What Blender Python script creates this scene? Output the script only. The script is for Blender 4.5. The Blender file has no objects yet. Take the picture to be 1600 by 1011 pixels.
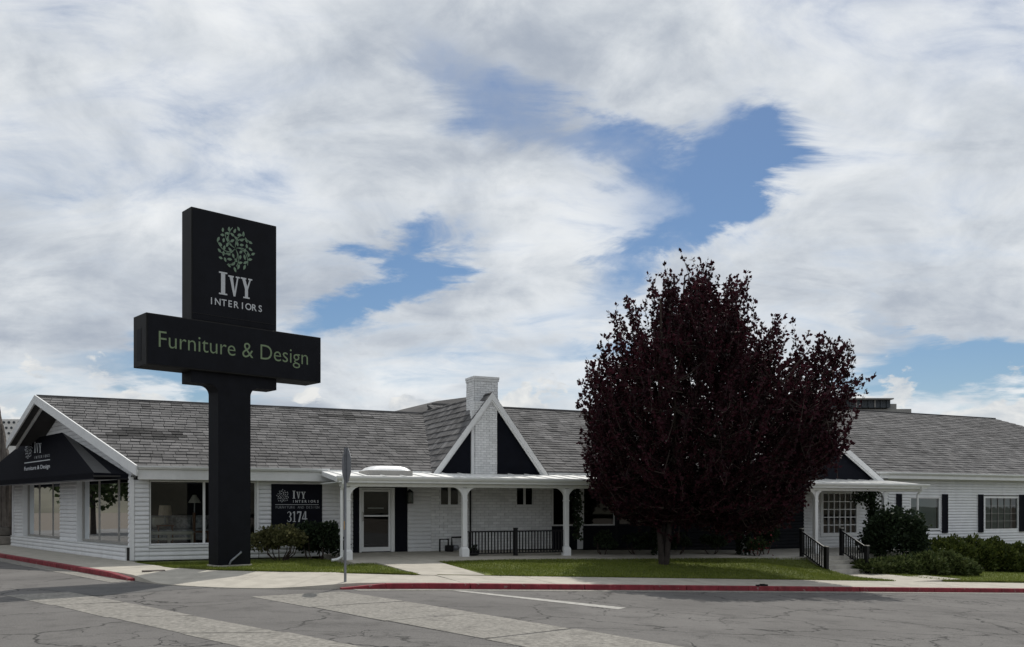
import bpy, math, random
import numpy as np
from mathutils import Vector

random.seed(7); rng = np.random.default_rng(11)
scene = bpy.context.scene
COL = scene.collection
R = math.radians

# ------------------------------------------------------------------ camera
FPX, HOR, EYE = 1400.0, 790.0, 1.62          # focal length and horizon in pixels of the 1600 px wide photograph
cam_d = bpy.data.cameras.new('camera'); cam = bpy.data.objects.new('camera', cam_d); COL.objects.link(cam)
cam.location = (0, 0, EYE); cam.rotation_euler = (R(90), 0, 0)
cam_d.sensor_width = 36; cam_d.lens = FPX / 1600 * 36
cam_d.shift_y = (HOR - 505.5) / 1600
cam_d.clip_end = 6000
scene.camera = cam

# ------------------------------------------------------------------ world and sun
SUN_EL, SUN_AZ = R(52), math.atan2(0.17, 1.0)  # azimuth measured from +Y towards +X
sun_d = bpy.data.lights.new('sun', 'SUN'); sun = bpy.data.objects.new('sun', sun_d); COL.objects.link(sun)
sun_d.energy = 3.0; sun_d.angle = R(0.6); sun_d.color = (1.0, 0.95, 0.87)
to_sun = Vector((math.sin(SUN_AZ) * math.cos(SUN_EL), math.cos(SUN_AZ) * math.cos(SUN_EL), math.sin(SUN_EL)))
sun.rotation_euler = to_sun.to_track_quat('Z', 'Y').to_euler()
sun.location = (0, 30, 40)

scene.view_settings.view_transform = 'Standard'; scene.view_settings.look = 'None'
scene.view_settings.gamma = 1; scene.view_settings.use_curve_mapping = False
scene.view_settings.exposure = 0.0

world = bpy.data.worlds.new('World'); scene.world = world; world.use_nodes = True


def build_sky():
    nt = world.node_tree; nt.nodes.clear(); N = nt.nodes.new; L = nt.links.new

    def M(op, a, b=None, c=None, clamp=False):
        n = N('ShaderNodeMath'); n.operation = op; n.use_clamp = clamp
        for i, v in enumerate((a, b, c)):
            if v is None: continue
            if isinstance(v, (int, float)): n.inputs[i].default_value = v
            else: L(v, n.inputs[i])
        return n.outputs[0]

    out = N('ShaderNodeOutputWorld')
    sky = N('ShaderNodeTexSky'); sky.sky_type = 'NISHITA'; sky.sun_disc = False
    sky.sun_elevation = SUN_EL; sky.sun_rotation = SUN_AZ
    sky.air_density = 1.0; sky.dust_density = 0.4; sky.ozone_density = 3.5
    bg_sky = N('ShaderNodeBackground'); bg_sky.inputs['Strength'].default_value = 0.070
    hs_ = N('ShaderNodeHueSaturation'); hs_.inputs['Saturation'].default_value = 1.14; L(sky.outputs[0], hs_.inputs['Color']); L(hs_.outputs[0], bg_sky.inputs['Color'])
    tc = N('ShaderNodeTexCoord'); sep = N('ShaderNodeSeparateXYZ'); L(tc.outputs['Generated'], sep.inputs[0])
    x, y, z = sep.outputs
    az = M('ARCTAN2', x, y); el = M('ARCSINE', z)
    # cloud sheet: a flat layer high above, seen in perspective
    zz = M('ADD', M('MAXIMUM', z, 0.0), 0.22)
    comb = N('ShaderNodeCombineXYZ'); L(M('DIVIDE', x, zz), comb.inputs[0]); L(M('DIVIDE', y, zz), comb.inputs[1])

    def noise(scale, detail, rough, dist=0.0, off=(0, 0, 0), sc=(1, 1, 1), rot=0.0, src=None):
        mp = N('ShaderNodeMapping'); mp.inputs['Location'].default_value = off
        mp.inputs['Scale'].default_value = sc; mp.inputs['Rotation'].default_value = (0, 0, rot)
        L(src or comb.outputs[0], mp.inputs['Vector'])
        n = N('ShaderNodeTexNoise'); n.inputs['Scale'].default_value = scale; n.inputs['Detail'].default_value = detail
        n.inputs['Roughness'].default_value = rough; n.inputs['Distortion'].default_value = dist
        L(mp.outputs[0], n.inputs['Vector']); return n.outputs['Fac']

    big = noise(0.9, 3, 0.5, 0.3, (3.1, 1.7, 0), (1.0, 1.5, 1), R(-25))
    wisp = noise(3.1, 9, 0.62, 0.7, (5.4, 0.2, 0), (1, 1.7, 1), R(-38))
    fine = noise(1.6, 8, 0.6, 0.25, (0.7, 9.2, 0), (1, 1.2, 1), R(20))
    cu = N('ShaderNodeCombineXYZ'); L(az, cu.inputs[0]); L(el, cu.inputs[1])
    crisp = noise(6.5, 11, 0.60, 0.35, (4.3, 1.1, 0), (1, 1.5, 1), R(-30), cu.outputs[0])
    # warped direction coordinates for the openings in the sheet
    w1 = M('MULTIPLY', M('SUBTRACT', wisp, 0.5), 0.24); w2 = M('MULTIPLY', M('SUBTRACT', fine, 0.5), 0.22)
    azw = M('ADD', az, w1); elw = M('ADD', el, w2)

    def blob(cx, cy, rx, ry, ang):
        ca, sa = math.cos(ang), math.sin(ang)
        dx = M('SUBTRACT', azw, cx); dy = M('SUBTRACT', elw, cy)
        a = M('DIVIDE', M('ADD', M('MULTIPLY', dx, ca), M('MULTIPLY', dy, sa)), rx)
        b = M('DIVIDE', M('SUBTRACT', M('MULTIPLY', dy, ca), M('MULTIPLY', dx, sa)), ry)
        r2 = M('ADD', M('MULTIPLY', a, a), M('MULTIPLY', b, b))
        return M('POWER', 2.718, M('MULTIPLY', r2, -1.0))

    def pix(px, py):
        a = math.atan2(px - 800, FPX); return a, math.atan2((HOR - py) * math.cos(a), FPX)
    gaps = None
    for px, py, rx, ry, ang, k in [(700, 90, .13, .035, -34, .45), (870, 175, .12, .035, -36, .62), (1010, 235, .07, .032, -25, .7), (1160, 262, .062, .040, 0, 1.5), (1090, 335, .08, .026, 32, .7),
                                   (620, 428, .11, .026, 14, 1.15), (490, 460, .06, .025, 10, .5), (660, 515, .09, .018, -5, .4), (960, 450, .09, .035, 30, .45), (1000, 350, .05, .04, 60, .4),
                                   (1500, 568, .13, .028, 6, 1.3), (1395, 530, .06, .026, -50, .5), (900, 580, .07, .03, 0, .55), (1595, 595, .10, .026, 10, 1.0), (290, 592, .12, .022, -8, .75), (140, 590, .08, .02, 0, .4)]:
        cx, cy = pix(px, py)
        g = M('MULTIPLY', blob(cx, cy, rx, ry, R(ang)), k)
        gaps = g if gaps is None else M('ADD', gaps, g)
    dens = M('ADD', M('MULTIPLY', big, 0.55), M('ADD', M('MULTIPLY', wisp, 0.75), M('MULTIPLY', fine, 0.45)))
    mr = N('ShaderNodeMapRange'); mr.interpolation_type = 'SMOOTHSTEP'
    mr.inputs['From Min'].default_value = 0.46; mr.inputs['From Max'].default_value = 0.92
    L(dens, mr.inputs['Value'])
    gm = N('ShaderNodeMapRange'); gm.interpolation_type = 'SMOOTHSTEP'; gm.inputs['From Min'].default_value = 0.15; gm.inputs['From Max'].default_value = 1.05
    L(M('ADD', gaps, M('ADD', M('MULTIPLY', M('SUBTRACT', 0.5, wisp), 0.75), M('MULTIPLY', M('SUBTRACT', 0.5, crisp), 1.5))), gm.inputs['Value'])
    open_ = M('MULTIPLY', gm.outputs[0], M('MINIMUM', M('MULTIPLY', gaps, 2.2), 1.0))
    cover = M('MULTIPLY', M('MULTIPLY', mr.outputs[0], 0.985), M('SUBTRACT', 1.0, open_, clamp=True))
    # cloud tone: bright where thin and lit, greyer in the thick bellies
    tone = M('ADD', M('ADD', M('MULTIPLY', wisp, 0.35), M('MULTIPLY', crisp, 0.65)), M('ADD', M('MULTIPLY', big, 0.75), M('MULTIPLY', fine, 0.40)))
    tm = N('ShaderNodeMapRange'); tm.interpolation_type = 'SMOOTHSTEP'; tm.inputs['From Min'].default_value = .86; tm.inputs['From Max'].default_value = 1.34
    L(tone, tm.inputs['Value'])
    cr = N('ShaderNodeValToRGB'); e = cr.color_ramp.elements
    e[0].position = 0.0; e[0].color = (0.93, 0.95, 0.96, 1)
    e[1].position = 1.0; e[1].color = (0.40, 0.45, 0.53, 1)
    k = cr.color_ramp.elements.new(.5); k.color = (0.66, 0.70, 0.745, 1)
    L(tm.outputs[0], cr.inputs[0])
    bg_c = N('ShaderNodeBackground'); L(cr.outputs[0], bg_c.inputs['Color']); bg_c.inputs['Strength'].default_value = 0.97
    # low cumulus bank far away
    cn = noise(11, 6, 0.55, 0.2, (2.2, 0.4, 0), (1, 1.9, 1), 0, cu.outputs[0])
    top = M('ADD', M('MULTIPLY', M('SUBTRACT', cn, 0.44), 0.30), 0.090)
    cm = N('ShaderNodeMapRange'); cm.interpolation_type = 'SMOOTHSTEP'
    cm.inputs['From Min'].default_value = -0.004; cm.inputs['From Max'].default_value = 0.010
    L(M('SUBTRACT', top, el), cm.inputs['Value'])
    bg_u = N('ShaderNodeBackground'); bg_u.inputs['Strength'].default_value = 0.95
    ur = N('ShaderNodeValToRGB'); ur.color_ramp.elements[0].position = 0.35; ur.color_ramp.elements[0].color = (0.62, 0.66, 0.70, 1)
    ur.color_ramp.elements[1].position = 0.62; ur.color_ramp.elements[1].color = (0.88, 0.88, 0.86, 1)
    L(noise(26, 6, 0.6, 0.3, (0, 0.3, 0), (1, 1.6, 1), 0, cu.outputs[0]), ur.inputs[0]); L(ur.outputs[0], bg_u.inputs['Color'])
    m1 = N('ShaderNodeMixShader'); L(cover, m1.inputs[0]); L(bg_sky.outputs[0], m1.inputs[1]); L(bg_c.outputs[0], m1.inputs[2])
    m2 = N('ShaderNodeMixShader'); L(M('MULTIPLY', cm.outputs[0], 0.9), m2.inputs[0]); L(m1.outputs[0], m2.inputs[1]); L(bg_u.outputs[0], m2.inputs[2])
    L(m2.outputs[0], out.inputs['Surface'])


build_sky()

# ------------------------------------------------------------------ frames: facade (s along, t into the building), side facade, pylon
class Frame:
    def __init__(f, o, ex, ey): f.o, f.ex, f.ey = o, ex, ey
    def p(f, a, b, z): return (f.o[0] + a * f.ex[0] + b * f.ey[0], f.o[1] + a * f.ex[1] + b * f.ey[1], z)
    def inv(f, X, Y):
        dx, dy = X - f.o[0], Y - f.o[1]
        return dx * f.ex[0] + dy * f.ex[1], dx * f.ey[0] + dy * f.ey[1]
    def ray(f, px, py, b):
        """where the photograph's pixel meets the vertical plane b = const: (a, z)"""
        k = (px - 800) / FPX; o = (f.o[0] + b * f.ey[0], f.o[1] + b * f.ey[1])
        a = (k * o[1] - o[0]) / (f.ex[0] - k * f.ex[1]); d = o[1] + a * f.ex[1]
        return a, EYE + (HOR - py) / FPX * d
    def a(f, px, b): return f.ray(px, 0, b)[0]
    def z(f, px, py, b): return f.ray(px, py, b)[1]


C0 = (-11.08, 26.07)
A1 = R(25.0); F = Frame(C0, (math.cos(A1), math.sin(A1)), (-math.sin(A1), math.cos(A1)))
A2 = R(41.8); LF = Frame(C0, (-math.sin(A2), math.cos(A2)), (math.cos(A2), math.sin(A2)))
A3 = R(43.0); S = Frame((-7.77, 23.7), (math.cos(A3), math.sin(A3)), (-math.sin(A3), math.cos(A3)))
WF = Frame((0, 0), (1, 0), (0, 1))
CURB = -9.66


def softplus(x): return x if x > 20 else math.log1p(math.exp(x))
def zc(s): return -0.0455 * softplus((min(s, 70) - 3.74) * 1.5) / 1.5          # the street falls to the right
def zsw(s, t): return zc(s) + 0.05 * (max(-9.5, min(-7.6, t)) + 9.5) / 1.9
def zp(s): return -0.02 * max(0, min(s, 22) - 10.5)                            # porch walk
def zroad(s, t): return -0.13 + zc(s) + 0.0 * t

# ------------------------------------------------------------------ materials
def new_mat(name):
    m = bpy.data.materials.new(name); m.use_nodes = True; nt = m.node_tree
    b = nt.nodes.get('Principled BSDF'); return m, nt, b


def mat(name, col, rough=0.7, var=0.18, scale=6.0, bump=0.0, bscale=None, spec=0.4, metal=0.0, tone=0.0, detail=5, tint=None, dirt=0.0, chip=None):
    """procedural paint / stone / leaf material: base colour broken up by noise, optional bump, optional per-piece tone"""
    m, nt, b = new_mat(name); N = nt.nodes.new; L = nt.links.new
    tc = N('ShaderNodeTexCoord'); geo = N('ShaderNodeNewGeometry')
    n = N('ShaderNodeTexNoise'); n.inputs['Scale'].default_value = scale; n.inputs['Detail'].default_value = detail
    n.inputs['Roughness'].default_value = 0.62
    L(geo.outputs['Position'], n.inputs['Vector'])
    r = N('ShaderNodeValToRGB'); e = r.color_ramp.elements
    t2 = tint or col
    e[0].position = 0.3; e[0].color = tuple(c * (1 - var) for c in col) + (1,)
    e[1].position = 0.7; e[1].color = tuple(min(1, c * (1 + var)) for c in t2) + (1,)
    L(n.outputs['Fac'], r.inputs[0]); cur = r.outputs[0]
    if tone:
        at = N('ShaderNodeAttribute'); at.attribute_name = 'tone'
        mp = N('ShaderNodeMapRange'); mp.clamp = False; mp.inputs['To Min'].default_value = 1 - tone; mp.inputs['To Max'].default_value = 1 + tone
        L(at.outputs['Fac'], mp.inputs['Value'])
        mx = N('ShaderNodeVectorMath'); mx.operation = 'SCALE'; L(cur, mx.inputs[0]); L(mp.outputs[0], mx.inputs['Scale']); cur = mx.outputs[0]
    if dirt:
        n3 = N('ShaderNodeTexNoise'); n3.inputs['Scale'].default_value = 1.3; n3.inputs['Detail'].default_value = 8; n3.inputs['Roughness'].default_value = .7
        mpv = N('ShaderNodeMapping'); mpv.inputs['Scale'].default_value = (1.6, 1.6, 0.35); L(geo.outputs['Position'], mpv.inputs[0]); L(mpv.outputs[0], n3.inputs['Vector'])
        m3 = N('ShaderNodeMapRange'); m3.inputs['From Min'].default_value = .5; m3.inputs['From Max'].default_value = .75
        m3.inputs['To Min'].default_value = 1.0; m3.inputs['To Max'].default_value = 1 - dirt; L(n3.outputs['Fac'], m3.inputs['Value'])
        mx = N('ShaderNodeVectorMath'); mx.operation = 'SCALE'; L(cur, mx.inputs[0]); L(m3.outputs[0], mx.inputs['Scale']); cur = mx.outputs[0]
    if chip:
        n4 = N('ShaderNodeTexNoise'); n4.inputs['Scale'].default_value = 7; n4.inputs['Detail'].default_value = 9; n4.inputs['Roughness'].default_value = .75; L(geo.outputs['Position'], n4.inputs['Vector'])
        m4 = N('ShaderNodeMapRange'); m4.inputs['From Min'].default_value = chip[3]; m4.inputs['From Max'].default_value = chip[3] + .03; L(n4.outputs['Fac'], m4.inputs['Value'])
        mc = N('ShaderNodeMixRGB'); L(m4.outputs[0], mc.inputs[0]); L(cur, mc.inputs[1]); mc.inputs[2].default_value = tuple(chip[:3]) + (1,); cur = mc.outputs[0]
    L(cur, b.inputs['Base Color'])
    b.inputs['Roughness'].default_value = rough; b.inputs['Metallic'].default_value = metal
    b.inputs['Specular IOR Level'].default_value = spec
    if bump:
        n2 = N('ShaderNodeTexNoise'); n2.inputs['Scale'].default_value = bscale or scale * 6; n2.inputs['Detail'].default_value = 4
        L(geo.outputs['Position'], n2.inputs['Vector'])
        bp = N('ShaderNodeBump'); bp.inputs['Strength'].default_value = bump; bp.inputs['Distance'].default_value = 0.02
        L(n2.outputs['Fac'], bp.inputs['Height']); L(bp.outputs[0], b.inputs['Normal'])
    return m


def leaf_mat(name, c0, c1, trans=0.25):
    m, nt, b = new_mat(name); N = nt.nodes.new; L = nt.links.new
    at = N('ShaderNodeAttribute'); at.attribute_name = 'tone'
    r = N('ShaderNodeValToRGB'); r.color_ramp.elements[0].color = c0 + (1,); r.color_ramp.elements[1].color = c1 + (1,)
    L(at.outputs['Fac'], r.inputs[0]); L(r.outputs[0], b.inputs['Base Color'])
    b.inputs['Roughness'].default_value = 0.6; b.inputs['Specular IOR Level'].default_value = 0.14
    tr = N('ShaderNodeBsdfTranslucent'); L(r.outputs[0], tr.inputs['Color'])
    mx = N('ShaderNodeMixShader'); mx.inputs[0].default_value = trans
    L(b.outputs[0], mx.inputs[1]); L(tr.outputs[0], mx.inputs[2])
    L(mx.outputs[0], nt.nodes['Material Output'].inputs['Surface'])
    return m


def glass_mat(name, tint=(0.75, 0.8, 0.8), f0=0.06, rough=0.0):
    m, nt, b = new_mat(name); nt.nodes.remove(b); N = nt.nodes.new; L = nt.links.new
    g = N('ShaderNodeBsdfGlossy'); g.inputs['Roughness'].default_value = rough; g.inputs['Color'].default_value = (0.85, 0.88, 0.9, 1)
    t = N('ShaderNodeBsdfTransparent'); t.inputs['Color'].default_value = tint + (1,)
    f = N('ShaderNodeFresnel'); f.inputs['IOR'].default_value = 1.62
    n = N('ShaderNodeTexNoise'); n.inputs['Scale'].default_value = 0.9; n.inputs['Detail'].default_value = 1
    bp = N('ShaderNodeBump'); bp.inputs['Strength'].default_value = 0.02; bp.inputs['Distance'].default_value = 0.05
    L(n.outputs['Fac'], bp.inputs['Height']); L(bp.outputs[0], g.inputs['Normal'])
    mx = N('ShaderNodeMixShader'); ad = N('ShaderNodeMath'); ad.operation = 'ADD'; ad.inputs[1].default_value = f0; ad.use_clamp = True
    L(f.outputs[0], ad.inputs[0]); L(ad.outputs[0], mx.inputs[0]); L(t.outputs[0], mx.inputs[1]); L(g.outputs[0], mx.inputs[2])
    L(mx.outputs[0], nt.nodes['Material Output'].inputs['Surface']); return m


def asphalt_mat():
    m, nt, b = new_mat('asphalt'); N = nt.nodes.new; L = nt.links.new
    geo = N('ShaderNodeNewGeometry')
    def nz(scale, detail, rough=.6):
        n = N('ShaderNodeTexNoise'); n.inputs['Scale'].default_value = scale; n.inputs['Detail'].default_value = detail
        n.inputs['Roughness'].default_value = rough; L(geo.outputs['Position'], n.inputs['Vector']); return n
    a = nz(0.35, 6); g = nz(38, 5, .85); w = nz(0.9, 5); st = nz(1.7, 7, .7)
    r = N('ShaderNodeValToRGB'); r.color_ramp.elements[0].position = .3; r.color_ramp.elements[0].color = (.108, .103, .099, 1)
    r.color_ramp.elements[1].position = .72; r.color_ramp.elements[1].color = (.165, .158, .151, 1); L(a.outputs['Fac'], r.inputs[0])
    gm = N('ShaderNodeMapRange'); gm.inputs['From Min'].default_value = .25; gm.inputs['From Max'].default_value = .75
    gm.inputs['To Min'].default_value = .50; gm.inputs['To Max'].default_value = 1.50; L(g.outputs['Fac'], gm.inputs['Value'])
    sm = N('ShaderNodeMapRange'); sm.inputs['From Min'].default_value = .52; sm.inputs['From Max'].default_value = .70
    sm.inputs['To Min'].default_value = 1.0; sm.inputs['To Max'].default_value = .66; L(st.outputs['Fac'], sm.inputs['Value'])
    v1 = N('ShaderNodeVectorMath'); v1.operation = 'SCALE'; L(r.outputs[0], v1.inputs[0]); L(gm.outputs[0], v1.inputs['Scale'])
    v2 = N('ShaderNodeVectorMath'); v2.operation = 'SCALE'; L(v1.outputs[0], v2.inputs[0]); L(sm.outputs[0], v2.inputs['Scale'])
    # cracks: warped cell borders, only where a slow noise lets them through
    add = N('ShaderNodeMixRGB'); add.blend_type = 'LINEAR_LIGHT'; add.inputs[0].default_value = .55
    L(geo.outputs['Position'], add.inputs[1]); L(w.outputs['Color'], add.inputs[2])
    def crack(scale, width, lo, hi, gate_scale):
        v = N('ShaderNodeTexVoronoi'); v.feature = 'DISTANCE_TO_EDGE'; v.inputs['Scale'].default_value = scale; L(add.outputs[0], v.inputs['Vector'])
        c = N('ShaderNodeMapRange'); c.inputs['From Min'].default_value = width * .35; c.inputs['From Max'].default_value = width
        c.inputs['To Min'].default_value = 1; c.inputs['To Max'].default_value = 0; L(v.outputs['Distance'], c.inputs['Value'])
        gt = nz(gate_scale, 3); q = N('ShaderNodeMapRange'); q.inputs['From Min'].default_value = lo; q.inputs['From Max'].default_value = hi
        L(gt.outputs['Fac'], q.inputs['Value'])
        mm = N('ShaderNodeMath'); mm.operation = 'MULTIPLY'; L(c.outputs[0], mm.inputs[0]); L(q.outputs[0], mm.inputs[1]); return mm.outputs[0]
    c1 = crack(.36, .010, .38, .46, .25); c2 = crack(1.1, .016, .50, .58, .33)
    mxm = N('ShaderNodeMath'); mxm.operation = 'MAXIMUM'; L(c1, mxm.inputs[0]); L(c2, mxm.inputs[1])
    mx = N('ShaderNodeMixRGB'); L(mxm.outputs[0], mx.inputs[0]); L(v2.outputs[0], mx.inputs[1]); mx.inputs[2].default_value = (.035, .034, .033, 1)
    L(mx.outputs[0], b.inputs['Base Color']); b.inputs['Roughness'].default_value = .9; b.inputs['Specular IOR Level'].default_value = .25
    hs = N('ShaderNodeMath'); hs.operation = 'SUBTRACT'; L(g.outputs['Fac'], hs.inputs[0]); L(mxm.outputs[0], hs.inputs[1])
    bp = N('ShaderNodeBump'); bp.inputs['Strength'].default_value = .55; bp.inputs['Distance'].default_value = .012
    L(hs.outputs[0], bp.inputs['Height']); L(bp.outputs[0], b.inputs['Normal']); return m


MT = {}
MT['asphalt'] = asphalt_mat()
MT['patch'] = mat('dark_asphalt', (.10, .098, .096), .92, .2, 2.0, .4, 70)
MT['concrete'] = mat('concrete', (.42, .392, .338), .9, .13, 2.2, .3, 50, dirt=.25)
MT['swale'] = mat('weathered_concrete', (.235, .223, .200), .92, .42, 14, .7, 45, dirt=.45, chip=(.10, .098, .094, .60))
MT['curb_red'] = mat('red_kerb_paint', (.205, .022, .032), .75, .28, 5, .25, 40, dirt=.45, chip=(.24, .20, .18, .60))
MT['paint_line'] = mat('road_paint', (.36, .35, .325), .85, .3, 9, .2, 60)
MT['soil'] = mat('soil', (.10, .08, .06), .95, .3, 3, .4, 30)
MT['turf'] = mat('turf', (.078, .105, .020), .95, .4, 1.1, .5, 60, tint=(.125, .145, .032))
MT['grass'] = leaf_mat('grass_blades', (.060, .100, .014), (.25, .27, .060), .3)
MT['siding'] = mat('white_siding_paint', (.71, .72, .73), .6, .05, 2.5, .06, 20, dirt=.12)
MT['trim'] = mat('white_trim_paint', (.74, .75, .75), .55, .05, 3, .05, 20, dirt=.10)
MT['metal_white'] = mat('white_porch_sheet', (.78, .78, .76), .5, .06, 2.5, .05, 10, dirt=.15)
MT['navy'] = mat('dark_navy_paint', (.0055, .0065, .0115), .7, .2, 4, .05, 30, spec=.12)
MT['pylon'] = mat('black_sign_paint', (.0065, .0072, .0105), .65, .22, 3, .05, 40, spec=.15, dirt=.3)
MT['pylon_edge'] = mat('black_sign_side_paint', (.016, .016, .0165), .65, .25, 2, .08, 30, spec=.2, dirt=.3)
MT['black'] = mat('black_iron', (.007, .007, .008), .5, .2, 8, spec=.25)
MT['fabric'] = mat('black_awning_canvas', (.0055, .006, .0095), .9, .15, 3, .2, 120, spec=.08)
MT['fabric_sheen'] = mat('awning_canvas_sheen', (.085, .085, .085), .9, .1, 3, .2, 120, spec=.1)  # black canvas with skylight sheen put into a lighter colour
MT['siding_dark'] = mat('dark_siding', (.011, .012, .016), .7, .15, 3, .05, 20, spec=.15)  # near-black siding and frames for the middle of the porch front
MT['roof_deck'] = mat('roof_underlay', (.055, .055, .056), .95, .2, 3)
MT['shingle'] = mat('grey_shingle', (.132, .130, .131), .95, .24, 1.6, .5, 90, tone=.34, tint=(.146, .142, .141), spec=.15)
MT['brick'] = mat('white_painted_brick', (.76, .77, .77), .75, .08, 6, .3, 60, tone=.10, dirt=.15)
MT['mortar'] = mat('painted_mortar', (.50, .51, .52), .9, .1, 8)
MT['letter_white'] = mat('pale_lettering', (.50, .52, .54), .5, .03, 4)
MT['letter_green'] = mat('green_lettering', (.165, .225, .125), .5, .04, 4)
MT['leaf_green'] = mat('green_emblem', (.150, .225, .155), .5, .05, 4)
MT['galv'] = mat('galvanised_steel', (.22, .23, .25), .5, .15, 8, metal=.55)
MT['sign_red'] = mat('red_sign_sheet', (.42, .02, .025), .5, .05, 4)
MT['sticker'] = mat('orange_sticker', (.55, .30, .06), .6, .05, 4)
MT['glass'] = glass_mat('window_glass', (.75, .8, .8), .015)
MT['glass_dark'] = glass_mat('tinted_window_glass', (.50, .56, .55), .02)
MT['alu'] = mat('aluminium_frame', (.34, .33, .31), .5, .08, 5, metal=.4)
MT['bark'] = mat('bark', (.034, .027, .024), .95, .4, 9, .8, 30)
MT['twig'] = mat('twig', (.045, .032, .026), .9, .3, 12)
MT['plum'] = leaf_mat('purple_leaves', (.009, .0036, .0052), (.056, .014, .022), .26)
MT['shrub'] = leaf_mat('shrub_leaves', (.014, .026, .010), (.075, .100, .038), .22)
MT['shrub_yellow'] = leaf_mat('yellow_green_leaves', (.040, .050, .016), (.24, .225, .11), .25)
MT['shrub_dark'] = leaf_mat('dark_evergreen_leaves', (.007, .014, .007), (.048, .070, .034), .18)
MT['yew'] = leaf_mat('yew_leaves', (.020, .036, .009), (.105, .122, .028), .2)
MT['juniper'] = leaf_mat('juniper_leaves', (.026, .044, .012), (.14, .165, .062), .2)
MT['flower'] = leaf_mat('red_blossom', (.10, .012, .018), (.28, .05, .06), .25)
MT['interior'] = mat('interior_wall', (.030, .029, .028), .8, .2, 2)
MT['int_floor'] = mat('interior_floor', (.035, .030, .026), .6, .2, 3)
MT['cream'] = mat('cream_upholstery', (.62, .57, .48), .9, .1, 8, .2, 60)
MT['sofa'] = mat('grey_patterned_upholstery', (.36, .35, .34), .9, .55, 9, .2, 50)
MT['wood'] = mat('brown_wood', (.20, .095, .045), .6, .25, 9)
MT['shade'] = mat('linen_lampshade', (.55, .43, .33), .9, .1, 10)
MT['blind'] = mat('pale_blind', (.40, .46, .43), .8, .06, 4)
MT['weathered'] = mat('weathered_planks', (.115, .098, .084), .95, .45, 4, .6, 25, tone=.35)
MT['stone'] = mat('rough_stone', (.20, .185, .165), .95, .3, 4, .7, 14, tone=.25)
MT['far_white'] = mat('far_white_wall', (.72, .71, .68), .8, .05, 2)
MT['far_dark'] = mat('far_dark_panel', (.045, .055, .065), .5, .15, 1.2)
MT['far_grey'] = mat('far_concrete', (.27, .265, .25), .9, .1, 1)
MT['dome'] = mat('milky_acrylic', (.85, .86, .86), .3, .03, 3, spec=.5)
MT['iron_plate'] = mat('cast_iron_plate', (.09, .075, .065), .8, .3, 14, .4, 60)
MT['step'] = mat('step_concrete', (.42, .40, .36), .92, .2, 3, .3, 40, dirt=.3)
MT['hill'] = mat('dry_hill', (.075, .068, .048), .95, .5, .03)

# ------------------------------------------------------------------ object helpers
WL = {}                                        # world location of every object (none of the parents is rotated)


def link(o, wloc, parent):
    COL.objects.link(o); WL[o] = Vector(wloc)
    if parent is not None:
        o.parent = parent; o.location = WL[o] - WL[parent]
    else:
        o.location = wloc


def tag(o, label=None, cat=None, group=None, kind=None):
    if label: o['label'] = label
    if cat: o['category'] = cat
    if group: o['group'] = group
    if kind: o['kind'] = kind
    return o


def empty(name, loc, label=None, cat=None, group=None, parent=None, kind=None):
    o = bpy.data.objects.new(name, None); o.empty_display_size = .3; link(o, loc, parent); return tag(o, label, cat, group, kind)


def obj(name, verts, faces, material, parent=None, smooth=False, tone=None, label=None, cat=None, group=None, kind=None):
    v = np.asarray(verts, float).reshape(-1, 3)
    lo, hi = v.min(0), v.max(0); c = np.array([(lo[0] + hi[0]) / 2, (lo[1] + hi[1]) / 2, lo[2]])
    me = bpy.data.meshes.new(name); me.from_pydata((v - c).tolist(), [], faces if isinstance(faces, list) else faces.tolist())
    me.materials.append(MT[material] if isinstance(material, str) else material)
    if smooth: me.polygons.foreach_set('use_smooth', [True] * len(me.polygons))
    if tone is not None:
        at = me.attributes.new('tone', 'FLOAT', 'FACE'); at.data.foreach_set('value', np.asarray(tone, np.float32))
    me.update()
    o = bpy.data.objects.new(name, me); link(o, c, parent)
    return tag(o, label, cat, group, kind)


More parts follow.
